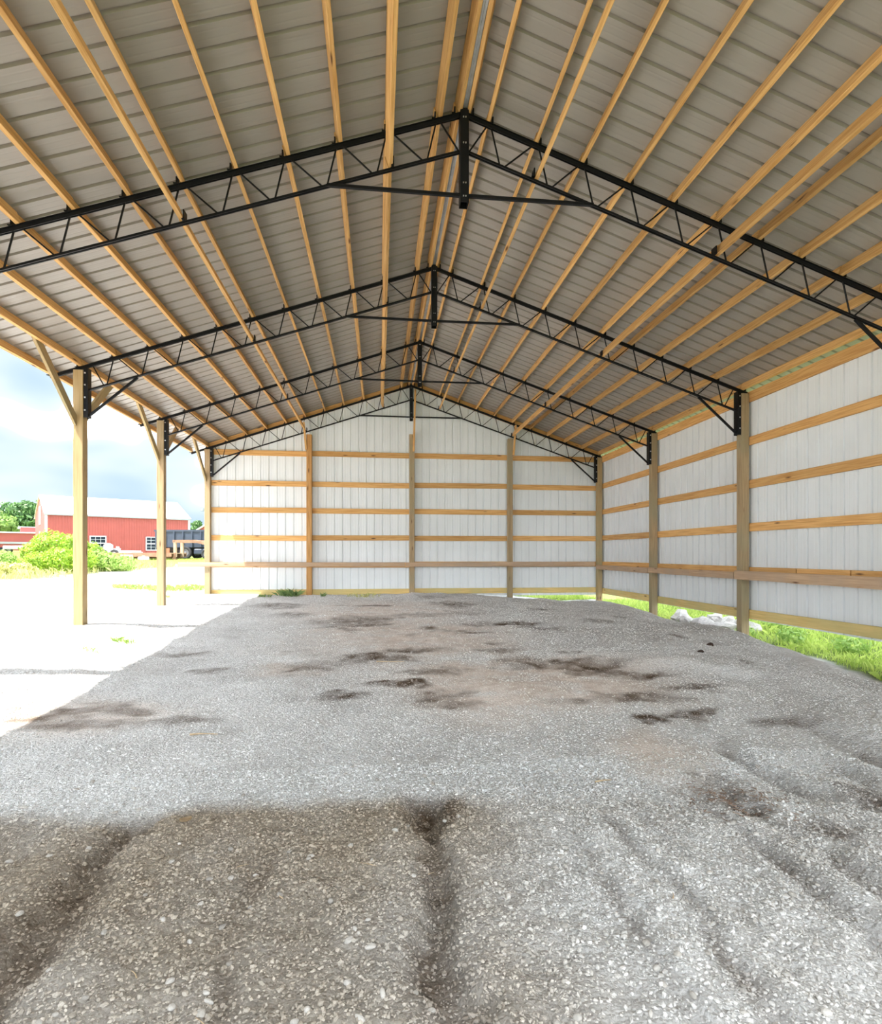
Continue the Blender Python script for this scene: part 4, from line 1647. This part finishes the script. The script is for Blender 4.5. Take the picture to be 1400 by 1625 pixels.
# gooseneck flatbed trailer: x runs from its tail (left) to its neck (right), y away from us
zt = yard_z(-19, 36.5)
mw, d, n = local_frame((-21.9, 36.9, zt), (-15.88, 36.2))
r = empty('flatbed_trailer', (-21.9, 36.9, zt))
tag(r, 'rusty gooseneck flatbed trailer parked beyond the open side', 'trailer')
DZ = 1.60 - zt
LT = 6.05
for i in range(15):
    w = LT / 15
    boxes('deck_plank', [(i * w + .01, (i + 1) * w - .01, .08, 2.3, DZ - .06, DZ)], M['deck'], r, mw)
boxes('side_rail', [(0, LT, 0, .07, DZ - .28, DZ + .01)], M['rust'], r, mw)
boxes('side_rail', [(0, LT, 2.32, 2.39, DZ - .28, DZ + .01)], M['rust'], r, mw)
boxes('main_beam', [(.2, LT, .55, .67, DZ - .40, DZ - .07)], M['rust'], r, mw)
boxes('main_beam', [(.2, LT, 1.72, 1.84, DZ - .40, DZ - .07)], M['rust'], r, mw)
for i, u in enumerate((.9, 1.7)):
    wheel(r, mw @ Vector((u, .35, .38)), .38, .22, n, M['hub'])
boxes('neck_upright', [(LT - .12, LT + .06, .55, .75, DZ - .3, 2.50 - zt)], M['deck'], r, mw)
boxes('neck_upright', [(LT - .12, LT + .06, 1.65, 1.85, DZ - .3, 2.50 - zt)], M['deck'], r, mw)
neck = bmesh.new()
for y0 in (.55, 1.65):
    vs = [(LT - .18, 2.36 - zt), (LT + 1.5, 2.36 - zt), (LT + 2.9, 2.02 - zt), (LT + 2.9, 2.22 - zt), (LT + 1.55, 2.56 - zt), (LT - .18, 2.56 - zt)]
    a = [neck.verts.new((x_, y0, z_)) for x_, z_ in vs]
    b = [neck.verts.new((x_, y0 + .2, z_)) for x_, z_ in vs]
    neck.faces.new(a)
    neck.faces.new(list(reversed(b)))
    for i in range(6):
        j = (i + 1) % 6
        neck.faces.new((a[i], b[i], b[j], a[j]))
bm_obj('gooseneck', neck, M['rust'], r, mw)
boxes('landing_leg', [(LT - .05, LT + .1, .35, .5, .05, DZ), (LT - .12, LT + .17, .28, .57, 0, .06)], M['rust'], r, mw)
boxes('front_panel', [(LT - .7, LT - .16, .05, .1, DZ, DZ + .35)], M['rust_red'], r, mw)

# things on the deck
o = boxes('white_board_stack', [(.7, 3.0, .3, 1.8, 0, .08), (.75, 2.9, .35, 1.75, .09, .18)], M['white_paint'], None, mw @ Matrix.Translation((0, 0, DZ + .002)))
tag(o, 'stack of white boards lying on the flatbed trailer', 'boards')
bm = bmesh.new()
bmesh.ops.create_cone(bm, cap_ends=True, segments=20, radius1=.34, radius2=.30, depth=.42, matrix=Matrix.Translation((0, 0, .21)))
bmesh.ops.create_cone(bm, cap_ends=True, segments=20, radius1=.30, radius2=.08, depth=.12, matrix=Matrix.Translation((0, 0, .48)))
o = bm_obj('water_tank', bm, M['trim_white'], None, mw @ Matrix.Translation((.85, 1.0, DZ + .185)))
tag(o, 'small round pale tank standing on the white boards', 'tank')
bm = bmesh.new()
box_bm(bm, -.16, .16, -.12, .12, 0, .16)
box_bm(bm, -.05, .09, -.08, .08, .16, .30)
box_bm(bm, -.26, -.16, -.03, .03, .08, .13)
o = bm_obj('pump_engine', bm, M['trim_white'], None, mw @ Matrix.Translation((1.65, .8, DZ + .185)))
tag(o, 'small pale pump standing on the white boards', 'pump')

# ground clutter under the trailer
zz = yard_z(-18.9, 36)
mw2, _, _ = local_frame((-19.3, 35.9, zz), (-18.3, 35.8))
o = boxes('sawhorse', [(0, .9, -.05, .05, .30, .38), (.05, .11, -.2, -.14, 0, .3), (.05, .11, .14, .2, 0, .3), (.79, .85, -.2, -.14, 0, .3), (.79, .85, .14, .2, 0, .3), (.05, .85, -.02, .02, .1, .14)], M['trim_white'], None, mw2)
tag(o, 'low grey trestle on the ground under the flatbed trailer', 'trestle')
bm = bmesh.new()
box_bm(bm, 0, .7, -.15, .15, 0, .24)
bmesh.ops.bevel(bm, geom=bm.edges[:], offset=.04, segments=2, affect='EDGES')
box_bm(bm, .25, .45, -.02, .02, .24, .30)
o = bm_obj('white_crate', bm, M['white_paint'], None, local_frame((-17.95, 35.75, zz), (-17, 35.65))[0])
tag(o, 'white box on the ground under the flatbed trailer', 'box')

# dump truck with navy box behind the gooseneck
ztr = yard_z(-16, 39)
mw, d, n = local_frame((-18.27, 39.5, ztr), (-13.91, 39.0))
r = empty('dump_truck', (-18.27, 39.5, ztr))
tag(r, 'dark navy dump truck box on wheels behind the gooseneck', 'truck')
boxes('dump_box', [(0, 6.2, 0, .08, 2.05 - ztr, 3.38 - ztr), (0, 6.2, 2.2, 2.28, 2.05 - ztr, 3.38 - ztr), (0, .08, .08, 2.2, 2.05 - ztr, 3.38 - ztr),
                   (6.12, 6.2, .08, 2.2, 2.05 - ztr, 3.38 - ztr), (0, 6.2, .08, 2.2, 2.05 - ztr, 2.13 - ztr)], M['navy'], r, mw)
boxes('top_rail', [(-.05, 6.25, -.07, 0, 3.28 - ztr, 3.42 - ztr)], M['navy'], r, mw)
for i in range(9):
    boxes('side_rib', [(.05 + i * .70, .15 + i * .70, -.09, 0, 2.05 - ztr, 3.28 - ztr)], M['navy'], r, mw)
boxes('chassis', [(.6, 7, .5, .62, 1.55 - ztr, 1.78 - ztr), (.6, 7, 1.66, 1.78, 1.55 - ztr, 1.78 - ztr)], M['tyre'], r, mw)
boxes('sub_frame', [(.3, 6.2, .3, 1.98, 1.80 - ztr, 2.04 - ztr)], M['tyre'], r, mw)
boxes('fuel_tank', [(3.0, 4.1, -.02, .45, 1.48 - ztr, 1.95 - ztr)], M['navy'], r, mw, bevel=.08)
wheel(r, mw @ Vector((2.35, .10, .50)), .50, .30, n, M['hub'])
wheel(r, mw @ Vector((2.35, 2.18, .50)), .50, .30, n, M['hub'])
wheel(r, mw @ Vector((4.05, -.05, .40)), .40, .26, n, M['hub'])
wheel(r, mw @ Vector((4.05, 2.1, .40)), .40, .26, n, M['hub'])

# white box truck body beside the low red building
zw = yard_z(-40, 59)
mw, d, n = local_frame((-42.4, 60.8, zw), (-40.1, 60.55))
r = empty('white_van', (-42.4, 60.8, zw))
tag(r, 'white boxy vehicle parked before the low red building', 'van')
boxes('van_body', [(-.3, 2.4, 0, 2, .45, 2.48 - zw)], M['white_paint'], r, mw, bevel=.06)
boxes('bonnet', [(2.4, 3.0, .1, 1.9, .45, 2.0 - zw)], M['white_paint'], r, mw, bevel=.06)
for u in (.3, 2.5):
    wheel(r, mw @ Vector((u, .25, .36)), .36, .22, n, M['hub'])
zo = yard_z(-37, 55)
bm = bmesh.new()
box_bm(bm, 0, .9, 0, .6, .25, .75)
box_bm(bm, .15, .55, .1, .5, .75, 1.0)
box_bm(bm, -.5, 0, .22, .38, .3, .45)
o = bm_obj('garden_tractor', bm, M['orange_paint'], None, Matrix.Translation((-36.6, 54.5, zo)))
tag(o, 'small orange machine between the bushes and the white vehicle', 'machine')
